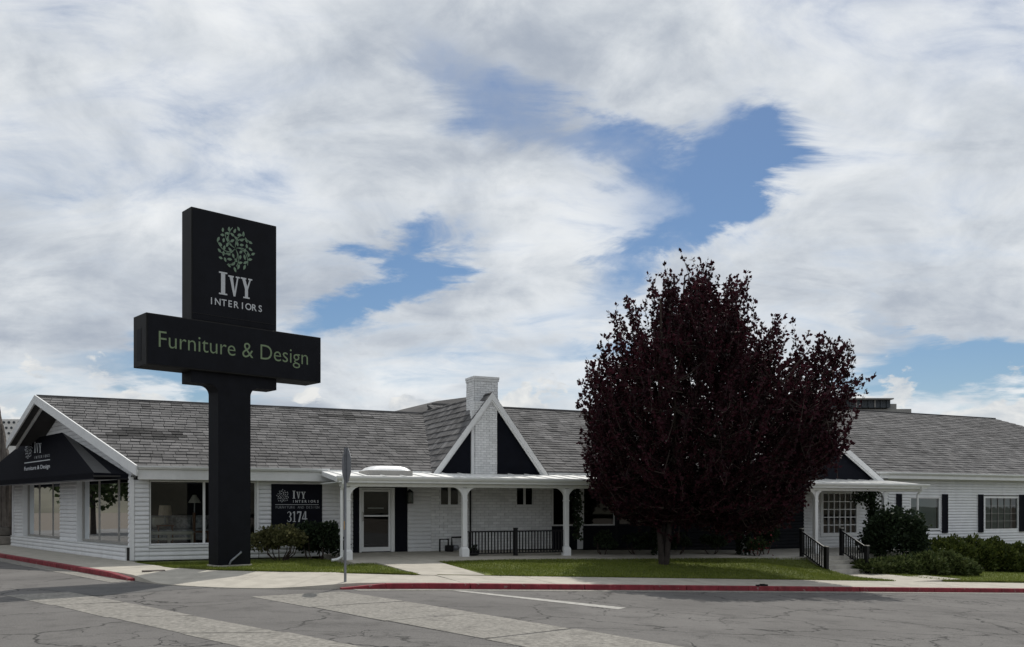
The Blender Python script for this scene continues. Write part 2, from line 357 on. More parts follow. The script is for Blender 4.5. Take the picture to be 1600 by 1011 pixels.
class MB:
    def __init__(m): m.v, m.f, m.tn = [], [], []
    def add(m, vs, fs, tone=None):
        k = len(m.v); m.v += [tuple(p) for p in vs]; m.f += [[i + k for i in f] for f in fs]
        m.tn += [0.5 if tone is None else tone] * len(fs); return m
    def box(m, fr, a0, a1, b0, b1, z0, z1, tone=None):
        P = [fr.p(a, b, z) for z in (z0, z1) for a, b in ((a0, b0), (a1, b0), (a1, b1), (a0, b1))]
        return m.add(P, [[3, 2, 1, 0], [4, 5, 6, 7], [0, 1, 5, 4], [1, 2, 6, 5], [2, 3, 7, 6], [3, 0, 4, 7]], tone)
    def prism(m, pts, ext, tone=None):
        """a planar outline (3-D points) pushed along the vector ext"""
        n = len(pts); q = [(p[0] + ext[0], p[1] + ext[1], p[2] + ext[2]) for p in pts]
        return m.add(list(pts) + q, [list(range(n))[::-1], list(range(n, 2 * n))] + [[i, (i + 1) % n, n + (i + 1) % n, n + i] for i in range(n)], tone)
    def tube(m, path, rad, n=8, cap=True):
        path = [Vector(p) for p in path]; rad = rad if isinstance(rad, (list, tuple)) else [rad] * len(path)
        rings = []; up = None
        for i, p in enumerate(path):
            d = (path[min(i + 1, len(path) - 1)] - path[max(i - 1, 0)]).normalized()
            if up is None: up = Vector((0, 0, 1)) if abs(d.z) < .9 else Vector((1, 0, 0))
            x = d.cross(up).normalized(); y = x.cross(d).normalized(); up = y
            rings.append([p + (x * math.cos(2 * math.pi * k / n) + y * math.sin(2 * math.pi * k / n)) * rad[i] for k in range(n)])
        vs = [p for r in rings for p in r]; fs = []
        for i in range(len(path) - 1):
            for k in range(n):
                fs.append([i * n + k, i * n + (k + 1) % n, (i + 1) * n + (k + 1) % n, (i + 1) * n + k])
        if cap: fs += [list(range(n))[::-1], [(len(path) - 1) * n + k for k in range(n)]]
        return m.add(vs, fs)
    def lathe(m, c, prof, n=14):
        vs = [(c[0] + r * math.cos(2 * math.pi * k / n), c[1] + r * math.sin(2 * math.pi * k / n), c[2] + z) for r, z in prof for k in range(n)]
        fs = [[i * n + k, i * n + (k + 1) % n, (i + 1) * n + (k + 1) % n, (i + 1) * n + k] for i in range(len(prof) - 1) for k in range(n)]
        fs += [list(range(n))[::-1], [(len(prof) - 1) * n + k for k in range(n)]]
        return m.add(vs, fs)
    def build(m, name, material, parent=None, tone=False, **kw):
        return obj(name, m.v, m.f, material, parent, tone=m.tn if tone else None, **kw)


def fbox(name, material, parent, fr, a0, a1, b0, b1, z0, z1, **kw):
    return MB().box(fr, a0, a1, b0, b1, z0, z1).build(name, material, parent, **kw)


def bevel(o, w=.01, seg=2):
    md = o.modifiers.new('bevel', 'BEVEL'); md.width = w; md.segments = seg; md.limit_method = 'ANGLE'; md.angle_limit = R(40); return o


def clip_poly(poly, conv):
    """Sutherland-Hodgman, conv counter-clockwise"""
    out = poly
    for i in range(len(conv)):
        (x0, y0), (x1, y1) = conv[i], conv[(i + 1) % len(conv)]; src = out; out = []
        if not src: break
        side = lambda p: (x1 - x0) * (p[1] - y0) - (y1 - y0) * (p[0] - x0)
        for j in range(len(src)):
            a, b = src[j], src[(j + 1) % len(src)]; sa, sb = side(a), side(b)
            if sa >= 0: out.append(a)
            if (sa >= 0) != (sb >= 0):
                t = sa / (sa - sb); out.append((a[0] + t * (b[0] - a[0]), a[1] + t * (b[1] - a[1])))
    return out


# ------------------------------------------------------------------ text
def text_mesh(body, bold=0.0):
    cu = bpy.data.curves.new('text_tmp', 'FONT'); cu.body = body; cu.size = 1.0; cu.offset = bold; cu.resolution_u = 4
    o = bpy.data.objects.new('text_tmp', cu); COL.objects.link(o)
    dg = bpy.context.evaluated_depsgraph_get(); ev = o.evaluated_get(dg); me = ev.to_mesh()
    v = [(p.co.x, p.co.y) for p in me.vertices]; f = [list(p.vertices) for p in me.polygons]
    ev.to_mesh_clear(); bpy.data.objects.remove(o); bpy.data.curves.remove(cu); return v, f


_cap = None
def text_on(place, body, a0, a1, z0, cap, name, material, parent, bold=0.0, spread=None, **kw):
    """place(a, h, out) -> world point; letters from a0 to a1, baseline z0, capital height cap; one object per letter"""
    global _cap
    if _cap is None:
        v, _ = text_mesh('H'); _cap = max(p[1] for p in v)
    n = len(body); gw = (a1 - a0) / n
    if spread is None:
        v, _ = text_mesh(body, bold); X0 = min(p[0] for p in v); X1 = max(p[0] for p in v)
    for i, ch in enumerate(body):
        if ch == ' ': continue
        v, f = text_mesh(ch, bold); x0 = min(p[0] for p in v); x1 = max(p[0] for p in v)
        if spread is None:
            pv, _ = text_mesh(body[:i + 1], bold); off = max(p[0] for p in pv) - x1
            vs = [(a0 + (p[0] + off - X0) / (X1 - X0) * (a1 - a0), z0 + p[1] / _cap * cap) for p in v]
        else:                                   # letter-spaced: even pitch
            sc = cap / _cap * spread; cx = a0 + (i + .5) * gw
            vs = [(cx + (p[0] - (x0 + x1) / 2) * sc, z0 + p[1] / _cap * cap) for p in v]
        obj('letter', [place(a, h, .004) for a, h in vs], f, material, parent)


def glyph_ivy(which):
    """tall serif capitals, unit height; outlines as convex pieces"""
    if which == 'I': return [[(.10, .06), (.30, .06), (.30, 1.0), (.10, 1.0)], [(0, 0), (.40, 0), (.40, .07), (0, .07)], [(0, .99), (.40, .99), (.40, 1.06), (0, 1.06)]]
    if which == 'V': return [[(.08, .95), (.27, .95), (.42, 0), (.31, 0)], [(.42, 0), (.36, .18), (.52, .95), (.60, .95)], [(0, .93), (.33, .93), (.33, 1), (0, 1)], [(.44, .93), (.68, .93), (.68, 1), (.44, 1)]]
    if which == 'Y': return [[(.08, .95), (.27, .95), (.43, .45), (.25, .45)], [(.25, .05), (.43, .05), (.43, .46), (.25, .46)], [(.43, .45), (.34, .48), (.52, .95), (.60, .95)],
                             [(0, .93), (.33, .93), (.33, 1), (0, 1)], [(.44, .93), (.68, .93), (.68, 1), (.44, 1)], [(.15, 0), (.53, 0), (.53, .07), (.15, .07)]]
    if which == '1': return [[(.20, .05), (.36, .05), (.36, 1), (.20, 1)], [(.05, 0), (.51, 0), (.51, .06), (.05, .06)], [(.06, .80), (.20, .86), (.20, 1), (.06, .90)]]
    if which == '7': return [[(.05, .86), (.55, .86), (.55, 1), (.05, 1)], [(.40, .86), (.55, .86), (.34, 0), (.16, 0)], [(.05, .74), (.10, .74), (.14, .87), (.05, .87)]]
    if which == '4': return [[(.02, .24), (.60, .24), (.60, .34), (.02, .34)], [(.33, .05), (.48, .05), (.48, 1), (.33, 1)], [(.02, .32), (.12, .32), (.36, .98), (.33, 1)], [(.25, 0), (.57, 0), (.57, .06), (.25, .06)]]
    if which == '3':
        out = []
        for cz, r0, a0, a1 in ((.74, .25, 160, -90), (.26, .27, 90, -160)):
            for k in range(10):
                p, q = R(a0 + (a1 - a0) * k / 10), R(a0 + (a1 - a0) * (k + 1) / 10)
                w = lambda a: .05 + .10 * max(0, math.cos(a))
                out.append([(.27 + (r0 * .95) * math.cos(p), cz + r0 * math.sin(p)), (.27 + (r0 * .95) * math.cos(q), cz + r0 * math.sin(q)),
                            (.27 + (r0 * .95 - w(q)) * math.cos(q), cz + (r0 - .06) * math.sin(q)), (.27 + (r0 * .95 - w(p)) * math.cos(p), cz + (r0 - .06) * math.sin(p))])
        return out


def glyphs_on(place, letters, name, material, parent):
    """letters: (char, a0, z0, width, height)"""
    for ch, a0, z0, w, h in letters:
        m = MB(); pcs = glyph_ivy(ch); mx = max(p[0] for q in pcs for p in q)
        for k, q in enumerate(pcs): m.add([place(a0 + p[0] / mx * w, z0 + p[1] * h, .004 + .0004 * k) for p in q], [list(range(len(q)))])
        m.build('digit' if ch.isdigit() else 'letter', material, parent)


def emblem_on(place, ca, cz, ra, rz, name, material, parent, seed=3, n=50, lw=.056, sw=.016, ll=.225):
    """round emblem of curling stems carrying pointed leaves"""
    rr = random.Random(seed); m = MB()
    def P(x, y): return place(ca + x * ra, cz + y * rz, .004)
    def leaf(x, y, ang, l, w):
        ca_, sa = math.cos(ang), math.sin(ang); pts = []
        for t, h in ((0, 0), (.25, .8), (.5, 1), (.78, .6), (1, 0), (.78, -.6), (.5, -1), (.25, -.8)):
            pts.append(P(x + ca_ * l * t - sa * w * h, y + sa * l * t + ca_ * w * h))
        m.add(pts, [list(range(8))])
    def stem(pts, w):
        for (x0, y0), (x1, y1) in zip(pts, pts[1:]):
            d = math.hypot(x1 - x0, y1 - y0) or 1; nx, ny = -(y1 - y0) / d * w, (x1 - x0) / d * w
            m.add([P(x0 + nx, y0 + ny), P(x1 + nx, y1 + ny), P(x1 - nx, y1 - ny), P(x0 - nx, y0 - ny)], [[0, 1, 2, 3]])
    for k in range(5):                            # curling stems
        a = k * 2 * math.pi / 5 + .3
        for br in (0, .55):
            stem([((.03 + (.80 - .1 * (br > 0)) * i / 8) * math.cos(a + br * (i / 8) - 1.1 * (i / 8) ** 1.3), (.03 + (.80 - .1 * (br > 0)) * i / 8) * math.sin(a + br * (i / 8) - 1.1 * (i / 8) ** 1.3)) for i in range(9)], sw)
    for i in range(3, n):
        r = .97 * math.sqrt((i + .4) / n); a = i * 2.39996 + .2
        h = a + (.95 if i % 2 else -.95) + rr.uniform(-.55, .55); l = ll * rr.uniform(.85, 1.1)
        leaf(r * math.cos(a) * .9 - math.cos(h) * l * .5, r * math.sin(a) * .9 - math.sin(h) * l * .5, h, l, lw)
    return m.build(name, material, parent)


# ------------------------------------------------------------------ vegetation helpers
def leaves_mesh(P, D, size, asp=.45, jitter=.7, r=None):
    """diamond leaves at P growing along D, slightly folded"""
    n = len(P); D = D + rng.normal(0, jitter, (n, 3)); D /= np.linalg.norm(D, axis=1, keepdims=True) + 1e-9
    U = rng.normal(0, 1, (n, 3)); Sd = np.cross(D, U); Sd /= np.linalg.norm(Sd, axis=1, keepdims=True) + 1e-9
    Nn = np.cross(Sd, D); l = (size * rng.uniform(.7, 1.3, n))[:, None]; w = l * asp
    v = np.stack([P, P + D * l * .45 + Sd * w + Nn * l * .10, P + D * l, P + D * l * .45 - Sd * w + Nn * l * .10], 1).reshape(-1, 3)
    f = np.arange(4 * n).reshape(n, 4)
    return v, f


def shrub(name, label, cat, c, rad, n, size, material, parent_stems=5, asp=.45, group=None, up=.3, shell=.55, lumps=9, stem_h=None, flat=1.0):
    """a thing: crown of leaves spread over a lumpy ellipsoid + stems; c is the base centre"""
    root = empty(name, c, label, cat, group)
    c = np.array(c); rx, ry, rz = rad; cen = c + np.array([0, 0, rz])
    lc = rng.normal(0, 1, (lumps, 3)); lc /= np.linalg.norm(lc, axis=1, keepdims=True); lc[:, 2] = np.abs(lc[:, 2]) * 1.2 - .25
    lc *= rng.uniform(.45, .72, (lumps, 1)); lr = rng.uniform(.30, .50, lumps)
    k = rng.integers(0, lumps, n); d = rng.normal(0, 1, (n, 3)); d /= np.linalg.norm(d, axis=1, keepdims=True)
    rr = (shell + (1 - shell) * rng.uniform(0, 1, n))[:, None]
    q = lc[k] + d * rr * lr[k][:, None]
    q[:, 2] = np.maximum(q[:, 2], -.96)
    P = cen + q * np.array([rx, ry, rz]) * flat
    P[:, 2] = np.maximum(P[:, 2], c[2] + .02)
    Dv = d * .6 + q * .5 + np.array([0, 0, up])
    v, f = leaves_mesh(P, Dv, size, asp)
    tone = np.clip(.28 + .30 * q[:, 2] + .25 * rng.uniform(-1, 1, n) + .25 * (rr[:, 0] - .6), 0, 1) * .0 + np.clip(rng.beta(2, 3, n), 0, 1)
    obj('foliage', v, f, material, root, tone=tone)
    for i in range(parent_stems):
        a = rng.uniform(0, 6.28); e = rng.uniform(.3, .6); m = MB()
        top = cen + np.array([rx * e * math.cos(a), ry * e * math.sin(a), rz * rng.uniform(-.1, .35)])
        b = c + np.array([.08 * rx * math.cos(a), .08 * ry * math.sin(a), -.06]); mid = (b + top) / 2 + np.array([.12 * rx * math.cos(a), .12 * ry * math.sin(a), -.08 * rz])
        m.tube([b, mid, top], [.022, .016, .006], 5); m.build('stem', 'twig', root)
    return root

# ================================================================== SETTING: ground, road, pavements, lawn
def gpx(px, py, zoff=0.0, zfun=zroad):
    """pixel of the photograph -> (s, t) on the ground"""
    z = -.13
    for _ in range(12):
        d = (EYE - z) * FPX / (py - HOR); X = (px - 800) / FPX * d
        s, t = F.inv(X, d); z = zfun(s, t) + zoff
    return s, t


def grid_obj(name, fr, A, B, zf, material, **kw):
    vs = [fr.p(a, b, zf(a, b)) for a in A for b in B]; nb = len(B)
    fs = [[i * nb + j, (i + 1) * nb + j, (i + 1) * nb + j + 1, i * nb + j + 1] for i in range(len(A) - 1) for j in range(nb - 1)]
    return obj(name, vs, fs, material, **kw)


def sbox(m, fr, a0, a1, b0, b1, ztop, depth, na=1):
    """slab that follows the sloping street"""
    for i in range(na):
        p, q = a0 + (a1 - a0) * i / na, a0 + (a1 - a0) * (i + 1) / na
        T = [(p, b0), (q, b0), (q, b1), (p, b1)]
        lo = [fr.p(a, b, ztop(a, b) - depth) for a, b in T]; hi = [fr.p(a, b, ztop(a, b)) for a, b in T]
        m.add(lo + hi, [[3, 2, 1, 0], [4, 5, 6, 7], [0, 1, 5, 4], [1, 2, 6, 5], [2, 3, 7, 6], [3, 0, 4, 7]])
    return m


def steps_(a, b, n): return [a + (b - a) * i / n for i in range(n + 1)]

# far ground to the horizon, below everything else
big = [-3000, -800, -200, -90, 0, 40, 70, 110, 250, 800, 3000]
grid_obj('ground', F, big, big, lambda s, t: -.9 + (zc(s) if s > 0 else 0), 'soil', kind='structure')
# the carriageway of both streets
grid_obj('road', F, steps_(-70, 90, 80), steps_(-55, 38, 31), zroad, 'asphalt', kind='structure')

# concrete valley gutters crossing the junction, each an edge pair taken along the street
def band(name, e0, e1, ext, zoff):
    (p0, p1), (q0, q1) = [[gpx(*p) for p in e] for e in (e0, e1)]
    def line(a, b, k): return a[0] + (b[0] - a[0]) * k, a[1] + (b[1] - a[1]) * k
    m = MB(); n = 10; ks = steps_(0, ext, n); rr = random.Random(len(name))
    for i in range(n):
        quad = [line(p0, p1, ks[i] + .008), line(p0, p1, ks[i + 1]), line(q0, q1, ks[i + 1]), line(q0, q1, ks[i] + .008)]
        quad = [(a + rr.uniform(-.04, .04), b + rr.uniform(-.04, .04)) for a, b in quad]
        lo = [F.p(a, b, zroad(a, b) - .05) for a, b in quad]; hi = [F.p(a, b, zroad(a, b) + zoff) for a, b in quad]
        m.add(lo + hi, [[4, 5, 6, 7], [0, 1, 5, 4], [1, 2, 6, 5], [2, 3, 7, 6], [3, 0, 4, 7]])
    return m.build(name, 'swale', kind='structure')

band('valley_gutter', ((535, 924.5), (800, 967)), ((392, 932), (655, 980)), 4.2, .006)
band('valley_gutter', ((107, 925), (330, 967)), ((10, 930), (190, 970)), 4.5, .006)
q = [gpx(*p) for p in ((700, 922.6), (712, 922.0), (978, 950), (966, 952.5))]
obj('road_marking', [F.p(a, b, zroad(a, b) + .006) for a, b in q], [[0, 1, 2, 3]], 'paint_line', kind='structure')
# gutter pans along the kerbs
m = MB(); sbox(m, F, 4.0, 62, CURB - .42, CURB + .02, lambda s, t: zroad(s, t) + .008, .1, 40); m.build('gutter_pan', 'swale', kind='structure')
m = MB(); sbox(m, LF, -5.6, 34, -2.36, -1.88, lambda a, b: -.13 + .008, .1, 6); m.build('gutter_pan', 'swale', kind='structure')
# slightly darker area of the road beside the corner ramp
q = [gpx(*p) for p in ((60, 921), (215, 914), (330, 918), (150, 931))]
obj('dark_road_area', [F.p(a, b, zroad(a, b) + .004) for a, b in q], [[0, 1, 2, 3]], 'patch', kind='structure')

# ---- lawn border, corner ramp, pavements, kerbs
INNER = [(.03, -.05), (.5, -2.2), (.96, -4.09), (1.6, -5.24), (3.1, -6.5), (4.4, -7.05), (5.6, -7.4), (6.6, -7.6)]
def tf(s):
    if s >= INNER[-1][0]: return -7.6
    for (s0, t0), (s1, t1) in zip(INNER, INNER[1:]):
        if s <= s1: return t0 + (t1 - t0) * (s - s0) / (s1 - s0)
    return -7.6

def smooth(a, b, x): x = max(0, min(1, (x - a) / (b - a))); return x * x * (3 - 2 * x)
def zlawn(s, t):
    f0 = tf(s); zf = zsw(s, max(t, -7.6)) + .015
    if s > 23.2: return zf + .10 * smooth(-7.6, -2, t) + .05
    back = zp(s) - .02 if s < 5.4 else zp(s) - (.02 if t < -3.72 else .14)
    fr = min(1, max(0, (t - f0) / (-3.7 - f0))) if f0 < -3.9 else 1
    fr = fr ** (1 + 2.8 * smooth(19.0, 22.1, s))
    if 6.32 < s < 7.95 and t > -7.6: return zf + (back - zf) * fr - .09
    return zf + (back - zf) * fr + (.012 * math.sin(s * 2.1 + t * 1.3) + .01 * math.sin(s * .9 - t * 2.7)) * (1 if -7.5 < t < -3.9 else 0)

def lawn_grid(name, s0, s1, ns, nt, tb=-.03):
    vs, fs = [], []
    for i in range(ns + 1):
        s = s0 + (s1 - s0) * i / ns
        for j in range(nt + 1):
            a = j / nt; t = tf(s) + (tb - tf(s)) * a; vs.append(F.p(s, t, zlawn(s, t)))
    for i in range(ns):
        for j in range(nt): k = i * (nt + 1) + j; fs.append([k, k + nt + 1, k + nt + 2, k + 1])
    # skirt along the front so that the edge has depth
    k0 = len(vs)
    for i in range(ns + 1):
        s = s0 + (s1 - s0) * i / ns; vs.append(F.p(s, tf(s), zlawn(s, tf(s)) - .2))
    for i in range(ns): fs.append([i * (nt + 1), (i + 1) * (nt + 1), k0 + i + 1, k0 + i])
    return obj(name, vs, fs, 'turf', kind='structure', smooth=True)

lawn_grid('lawn', .05, 22.12, 90, 26); lawn_grid('lawn', 24.3, 62, 60, 16)

def grass(name, label, regions, n):
    P = []
    for s0, s1, t1, k in regions:
        while k > 0:
            s = random.uniform(s0, s1); f0 = tf(s); t = random.uniform(f0 - .02, t1) if random.random() > .06 else f0 + random.gauss(-.01, .035)
            if 6.15 < s < 8.1: continue
            P.append(F.p(s, t, zlawn(s, t) - .005)); k -= 1
    P = np.array(P); n = len(P)
    h = rng.uniform(.025, .065, n)[:, None]; w = rng.uniform(.006, .012, n)[:, None]
    a = rng.uniform(0, 6.28, n); sd = np.stack([np.cos(a), np.sin(a), 0 * a], 1) * w
    tip = np.concatenate([rng.normal(0, .022, (n, 2)), h], 1)
    v = np.stack([P - sd, P + sd, P + tip], 1).reshape(-1, 3)
    obj(name, v, np.arange(3 * n).reshape(n, 3), 'grass', tone=np.clip(rng.beta(2, 2.4, n), 0, 1), label=label, cat='grass', kind='stuff')

grass('grass', 'short green grass covering the lawn strips along the pavement', [(.1, 6.2, -1.0, 26000), (8.1, 22.1, -3.7, 60000), (24.3, 40, -3.5, 26000)], 0)

# corner of the pavement with its dropped ramp
def bez(k):
    p0 = F.inv(*LF.p(-5.2, -1.75, 0)[:2]); p1 = (.95, CURB + .12); p2 = (4.2, CURB + .16)
    return tuple((1 - k) ** 2 * p0[i] + 2 * k * (1 - k) * p1[i] + k * k * p2[i] for i in (0, 1))
outer = [bez(i / 20) for i in range(21)] + [(5.0, CURB + .16), (6.0, CURB + .16), (6.6, CURB + .16)]
inn = []
seg = [math.dist(a, b) for a, b in zip(INNER[2:], INNER[3:])]; tot = sum(seg)
for i in range(len(outer)):
    d = tot * i / (len(outer) - 1); k = 0
    while k < len(seg) - 1 and d > seg[k]: d -= seg[k]; k += 1
    a, b = INNER[2 + k], INNER[3 + k]; f = min(1, d / seg[k]); inn.append((a[0] + (b[0] - a[0]) * f, a[1] + (b[1] - a[1]) * f))
ramp = [-.112 * smooth(0, 4, i) * (1 - smooth(13, 21, i)) for i in range(len(outer))]
corner = empty('pavement_corner', F.p(3, -8, 0), kind='structure')
cuts = [0, 5, 10, 15, 19, 23]
for c0, c1 in zip(cuts, cuts[1:]):
    m = MB(); nr = 5
    for i in range(c0, c1):
        for j in range(nr):
            P = []
            for ii, jj in ((i, j), (i + 1, j), (i + 1, j + 1), (i, j + 1)):
                f = jj / nr
                ox, ot = outer[ii]; ix, it = inn[ii]
                if ii == c0 and c0 > 0: ox, ot, ix, it = [p + (q - p) * .02 for p, q in zip((ox, ot, ix, it), outer[ii + 1] + inn[ii + 1])]
                s, t = ox + (ix - ox) * f, ot + (it - ot) * f
                P.append((s, t, ramp[ii] * (1 - f) ** 1.3 + .035 * f + zc(s) * (1 if ii > 15 else .4)))
            hi = [F.p(*p) for p in P]; lo = [(p[0], p[1], p[2] - .16) for p in hi]
            m.add(lo + hi, [[4, 5, 6, 7], [0, 1, 5, 4], [1, 2, 6, 5], [2, 3, 7, 6], [3, 0, 4, 7]])
    m.build('paving_slab', 'concrete', corner)

pav = empty('pavement', F.p(20, -8.5, zc(20)), kind='structure')
s = 6.6
while s < 60:
    w = 2.35; sbox(MB(), F, 0, 1, 0, 1, zsw, .1)
    m = MB(); sbox(m, F, s + .012, s + w - .012, CURB + .165, -7.6, zsw, .16, 2); m.build('paving_slab', 'concrete', pav); s += w
side = empty('side_pavement', LF.p(8, -1, 0), kind='structure'); a = -5.2
while a < 30:
    w = 2.2; lo = LF.p
    m = MB(); sbox(m, LF, max(a, -5.2) + .012, a + w - .012, -1.74, .3 if a > 1 else -.02 - .25 * min(1, max(0, -a / 4)), lambda p, q: .018 + .012 * q, .16); m.build('paving_slab', 'concrete', side); a += w

# kerbs: painted red along both streets, one stone after the other
kb = empty('kerb', F.p(20, CURB, zc(20)), kind='structure')
s = 3.75
while s < 60:
    e = s + 2.95; drop = lambda p, q: zc(p) + .004 - (.10 * (1 - smooth(3.7, 5.0, p)) if p < 5 else 0)
    m = MB(); sbox(m, F, s, e - .02, CURB, CURB + .155, drop, .3, 3); bevel(m.build('kerb_stone', 'curb_red', kb), .02, 2); s = e
sk = empty('side_kerb', LF.p(8, -1.85, 0), kind='structure')
a = -5.4
while a < 32:
    e = a + 2.9; drop = lambda p, q: .004 - (.07 * (1 - smooth(-5.4, -4.2, p)) if p < -4 else 0)
    m = MB(); sbox(m, LF, a, e - .02, -1.90, -1.75, drop, .3, 2); bevel(m.build('kerb_stone', 'curb_red', sk), .02, 2); a = e

# path from the pavement to the shop door, porch floor, steps and lower path
path = empty('path', F.p(7.1, -5.6, 0), kind='structure')
for t0, t1 in ((-7.59, -5.7), (-5.7, -3.72)):
    m = MB(); sbox(m, F, 6.25, 8.02, t0 + .012, t1 - .012, lambda s, t: zsw(s, -7.6) + (zp(s) + .015 - zsw(s, -7.6)) * (t + 7.6) / 3.9, .14, 2); m.build('paving_slab', 'concrete', path)
porch_floor = empty('porch_floor', F.p(14, -2, 0), kind='structure')
for s0, s1, tfr in [(5.62 + 1.83 * i, 5.62 + 1.83 * (i + 1), -3.7) for i in range(10)] + [(23.92, 26.5, -3.2), (26.5, 29.1, -3.0)]:
    m = MB(); sbox(m, F, s0 + .008, s1 - .008, tfr, -.005, lambda s, t: zp(s) + .012 + .09 * (t + 3.7) / 3.7, .9 if s1 > 21 else .22, 2); m.build('paving_slab', 'step' if s0 > 20 else 'concrete', porch_floor)
st = empty('entrance_steps', F.p(23.2, -4.2, -.8), kind='structure')
for i in range(4):
    zt = -.22 - .14 * i
    if i: fbox('step', 'step', st, F, 22.22, 24.18, -3.70 - .32 * i, -3.70 - .32 * (i - 1) - .004, zt - .5, zt)
for s0, s1 in ((22.08, 22.21), (24.19, 24.32)):
    P = [(-3.7, -.2), (-3.9, -.2), (-4.85, -.70), (-4.85, -1.2), (-3.7, -1.2)]
    m = MB(); q0 = F.p(s0, 0, 0); q1 = F.p(s1, 0, 0)
    m.prism([F.p(s0, t, z) for t, z in P], (q1[0] - q0[0], q1[1] - q0[1], 0)); m.build('cheek_wall', 'step', st)
lp = empty('lower_path', F.p(23.2, -6, -.8), kind='structure')
for t0, t1 in ((-7.59, -6.1), (-6.1, -4.68)):
    m = MB(); sbox(m, F, 22.14 - .5 * (t0 < -7), 24.3 + .9 * (t0 < -7), t0 + .01, t1 - .01, lambda s, t: zsw(23.2, -7.6) + .01 + .035 * (t + 7.6) / 3, .25); m.build('paving_slab', 'concrete', lp)

# utility plate in the corner pavement; little litter at the kerb
s, t = gpx(240, 892, 0, lambda s, t: .02)
fbox('utility_cover', 'iron_plate', None, F, s - .26, s + .26, t - .16, t + .16, 0, .034, label='small rusty utility cover set into the corner pavement', cat='manhole cover')
# low hills across the valley, behind the photographer (mirrored in the shop windows)
vs, fs = [], []; nh = 60
for i in range(nh + 1):
    a = R(100 + 222 * i / nh); h = 34 + 16 * math.sin(i * .45) + 9 * math.sin(i * 1.3 + 1)
    for r_, z_ in ((330, -2), (400, h * .5), (520, h), (800, h * .7)): vs.append((r_ * math.sin(a), r_ * math.cos(a), z_))
for i in range(nh):
    for j in range(3): k = i * 4 + j; fs.append([k, k + 4, k + 5, k + 1])
obj('hills', vs, fs, 'hill', kind='structure', smooth=True)

# ================================================================== THE SHOP BUILDING
BLD = empty('shop_building', F.p(12, 2, 0), 'long single storey white building with grey shingle roofs and columned porch', 'building')

# ---- siding: overlapping boards, one object each
def siding(name, fr, a0, a1, b, z0, z1, holes=(), course=.132, out=-1, wall_t=.12, paint='siding'):
    """holes: (a0, a1, z0, z1). out = -1: the outside lies towards negative b"""
    w = empty(name, fr.p((a0 + a1) / 2, b, z0), parent=BLD)
    z = z0
    while z < z1 - .02:
        zt = min(z + course, z1); iv = [(a0, a1)]
        for h in holes:
            if h[2] < (z + zt) / 2 < h[3]:
                iv = [p for q in iv for p in ((q[0], min(q[1], h[0])), (max(q[0], h[1]), q[1])) if p[1] - p[0] > .02]
        iv2 = []
        for p, q in iv:
            while q - p > 4.2: c = p + random.uniform(2.2, 3.9); iv2.append((p, c)); p = c
            iv2.append((p, q))
        for p, q in iv2:
            jog = random.uniform(-.0025, .0025)
            prof = [(b, z - .004), (b + out * (.050 + jog), z - .004), (b + out * (.056 + jog), z + .018), (b + out * .052, z + .055), (b + out * .030, zt - .022), (b + out * .004, zt + .0), (b, zt + .0)]
            m = MB(); n = len(prof)
            vs = [fr.p(p + .002, bb, zz) for bb, zz in prof] + [fr.p(q - .002, bb, zz) for bb, zz in prof]
            m.add(vs, [list(range(n)), list(range(n, 2 * n))] + [[i, (i + 1) % n, n + (i + 1) % n, n + i] for i in range(n)]); m.build('siding_board', paint, w)
        z = zt
    # structural wall behind the boards, cut around the openings
    zs = sorted({z0, z1} | {max(z0, min(z1, h[k])) for h in holes for k in (2, 3)}); m = MB()
    for za, zb in zip(zs, zs[1:]):
        if zb - za < .01: continue
        iv = [(a0, a1)]
        for h in holes:
            if h[2] < (za + zb) / 2 < h[3]:
                iv = [p for q in iv for p in ((q[0], min(q[1], h[0])), (max(q[0], h[1]), q[1])) if p[1] - p[0] > .02]
        for p, q in iv: m.box(fr, p, q, b + .0, b - out * wall_t, za, zb)
    m.build('wall_core', 'interior', w)
    return w


def window(fr, a0, a1, z0, z1, b, cols=1, rows=1, fw=.05, bar=.03, out=-1, glass='glass', fmat='trim', depth=.06, name='window', label=None, bars_a=None, parent=None, bmat=None):
    """frame ring is the part; each pane and each bar a sub-part"""
    m = MB(); o0, o1 = sorted((b, b + out * depth))
    m.box(fr, a0, a0 + fw, o0, o1, z0, z1).box(fr, a1 - fw, a1, o0, o1, z0, z1)
    m.box(fr, a0 + fw, a1 - fw, o0, o1, z0, z0 + fw).box(fr, a0 + fw, a1 - fw, o0, o1, z1 - fw, z1)
    w = m.build(name, fmat, parent or BLD, label=label)
    A = bars_a or [a0 + fw + (a1 - a0 - 2 * fw) * i / cols for i in range(cols + 1)]
    Z = [z0 + fw + (z1 - z0 - 2 * fw) * i / rows for i in range(rows + 1)]
    c = (o0 + o1) / 2
    for x in A[1:-1]: fbox('mullion', bmat or fmat, w, fr, x - bar / 2, x + bar / 2, o0 + .008, o1 - .008, z0 + fw, z1 - fw)
    for i in range(len(A) - 1):
        p, q = A[i] + (bar / 2 if i else 0), A[i + 1] - (bar / 2 if i < len(A) - 2 else 0)
        for j in range(1, rows): fbox('glazing_bar', bmat or fmat, w, fr, p, q, o0 + .012, o1 - .012, Z[j] - bar / 2, Z[j] + bar / 2)
        for j in range(rows):
            za, zb = Z[j] + (bar / 2 if j else 0), Z[j + 1] - (bar / 2 if j < rows - 1 else 0)
            obj('pane', [fr.p(p, c, za), fr.p(q, c, za), fr.p(q, c, zb), fr.p(p, c, zb)], [[0, 1, 2, 3]], glass, w)
    return w


def trimb(fr, *a, mat_='trim', name='trim_board'): return fbox(name, mat_, BLD, fr, *a)

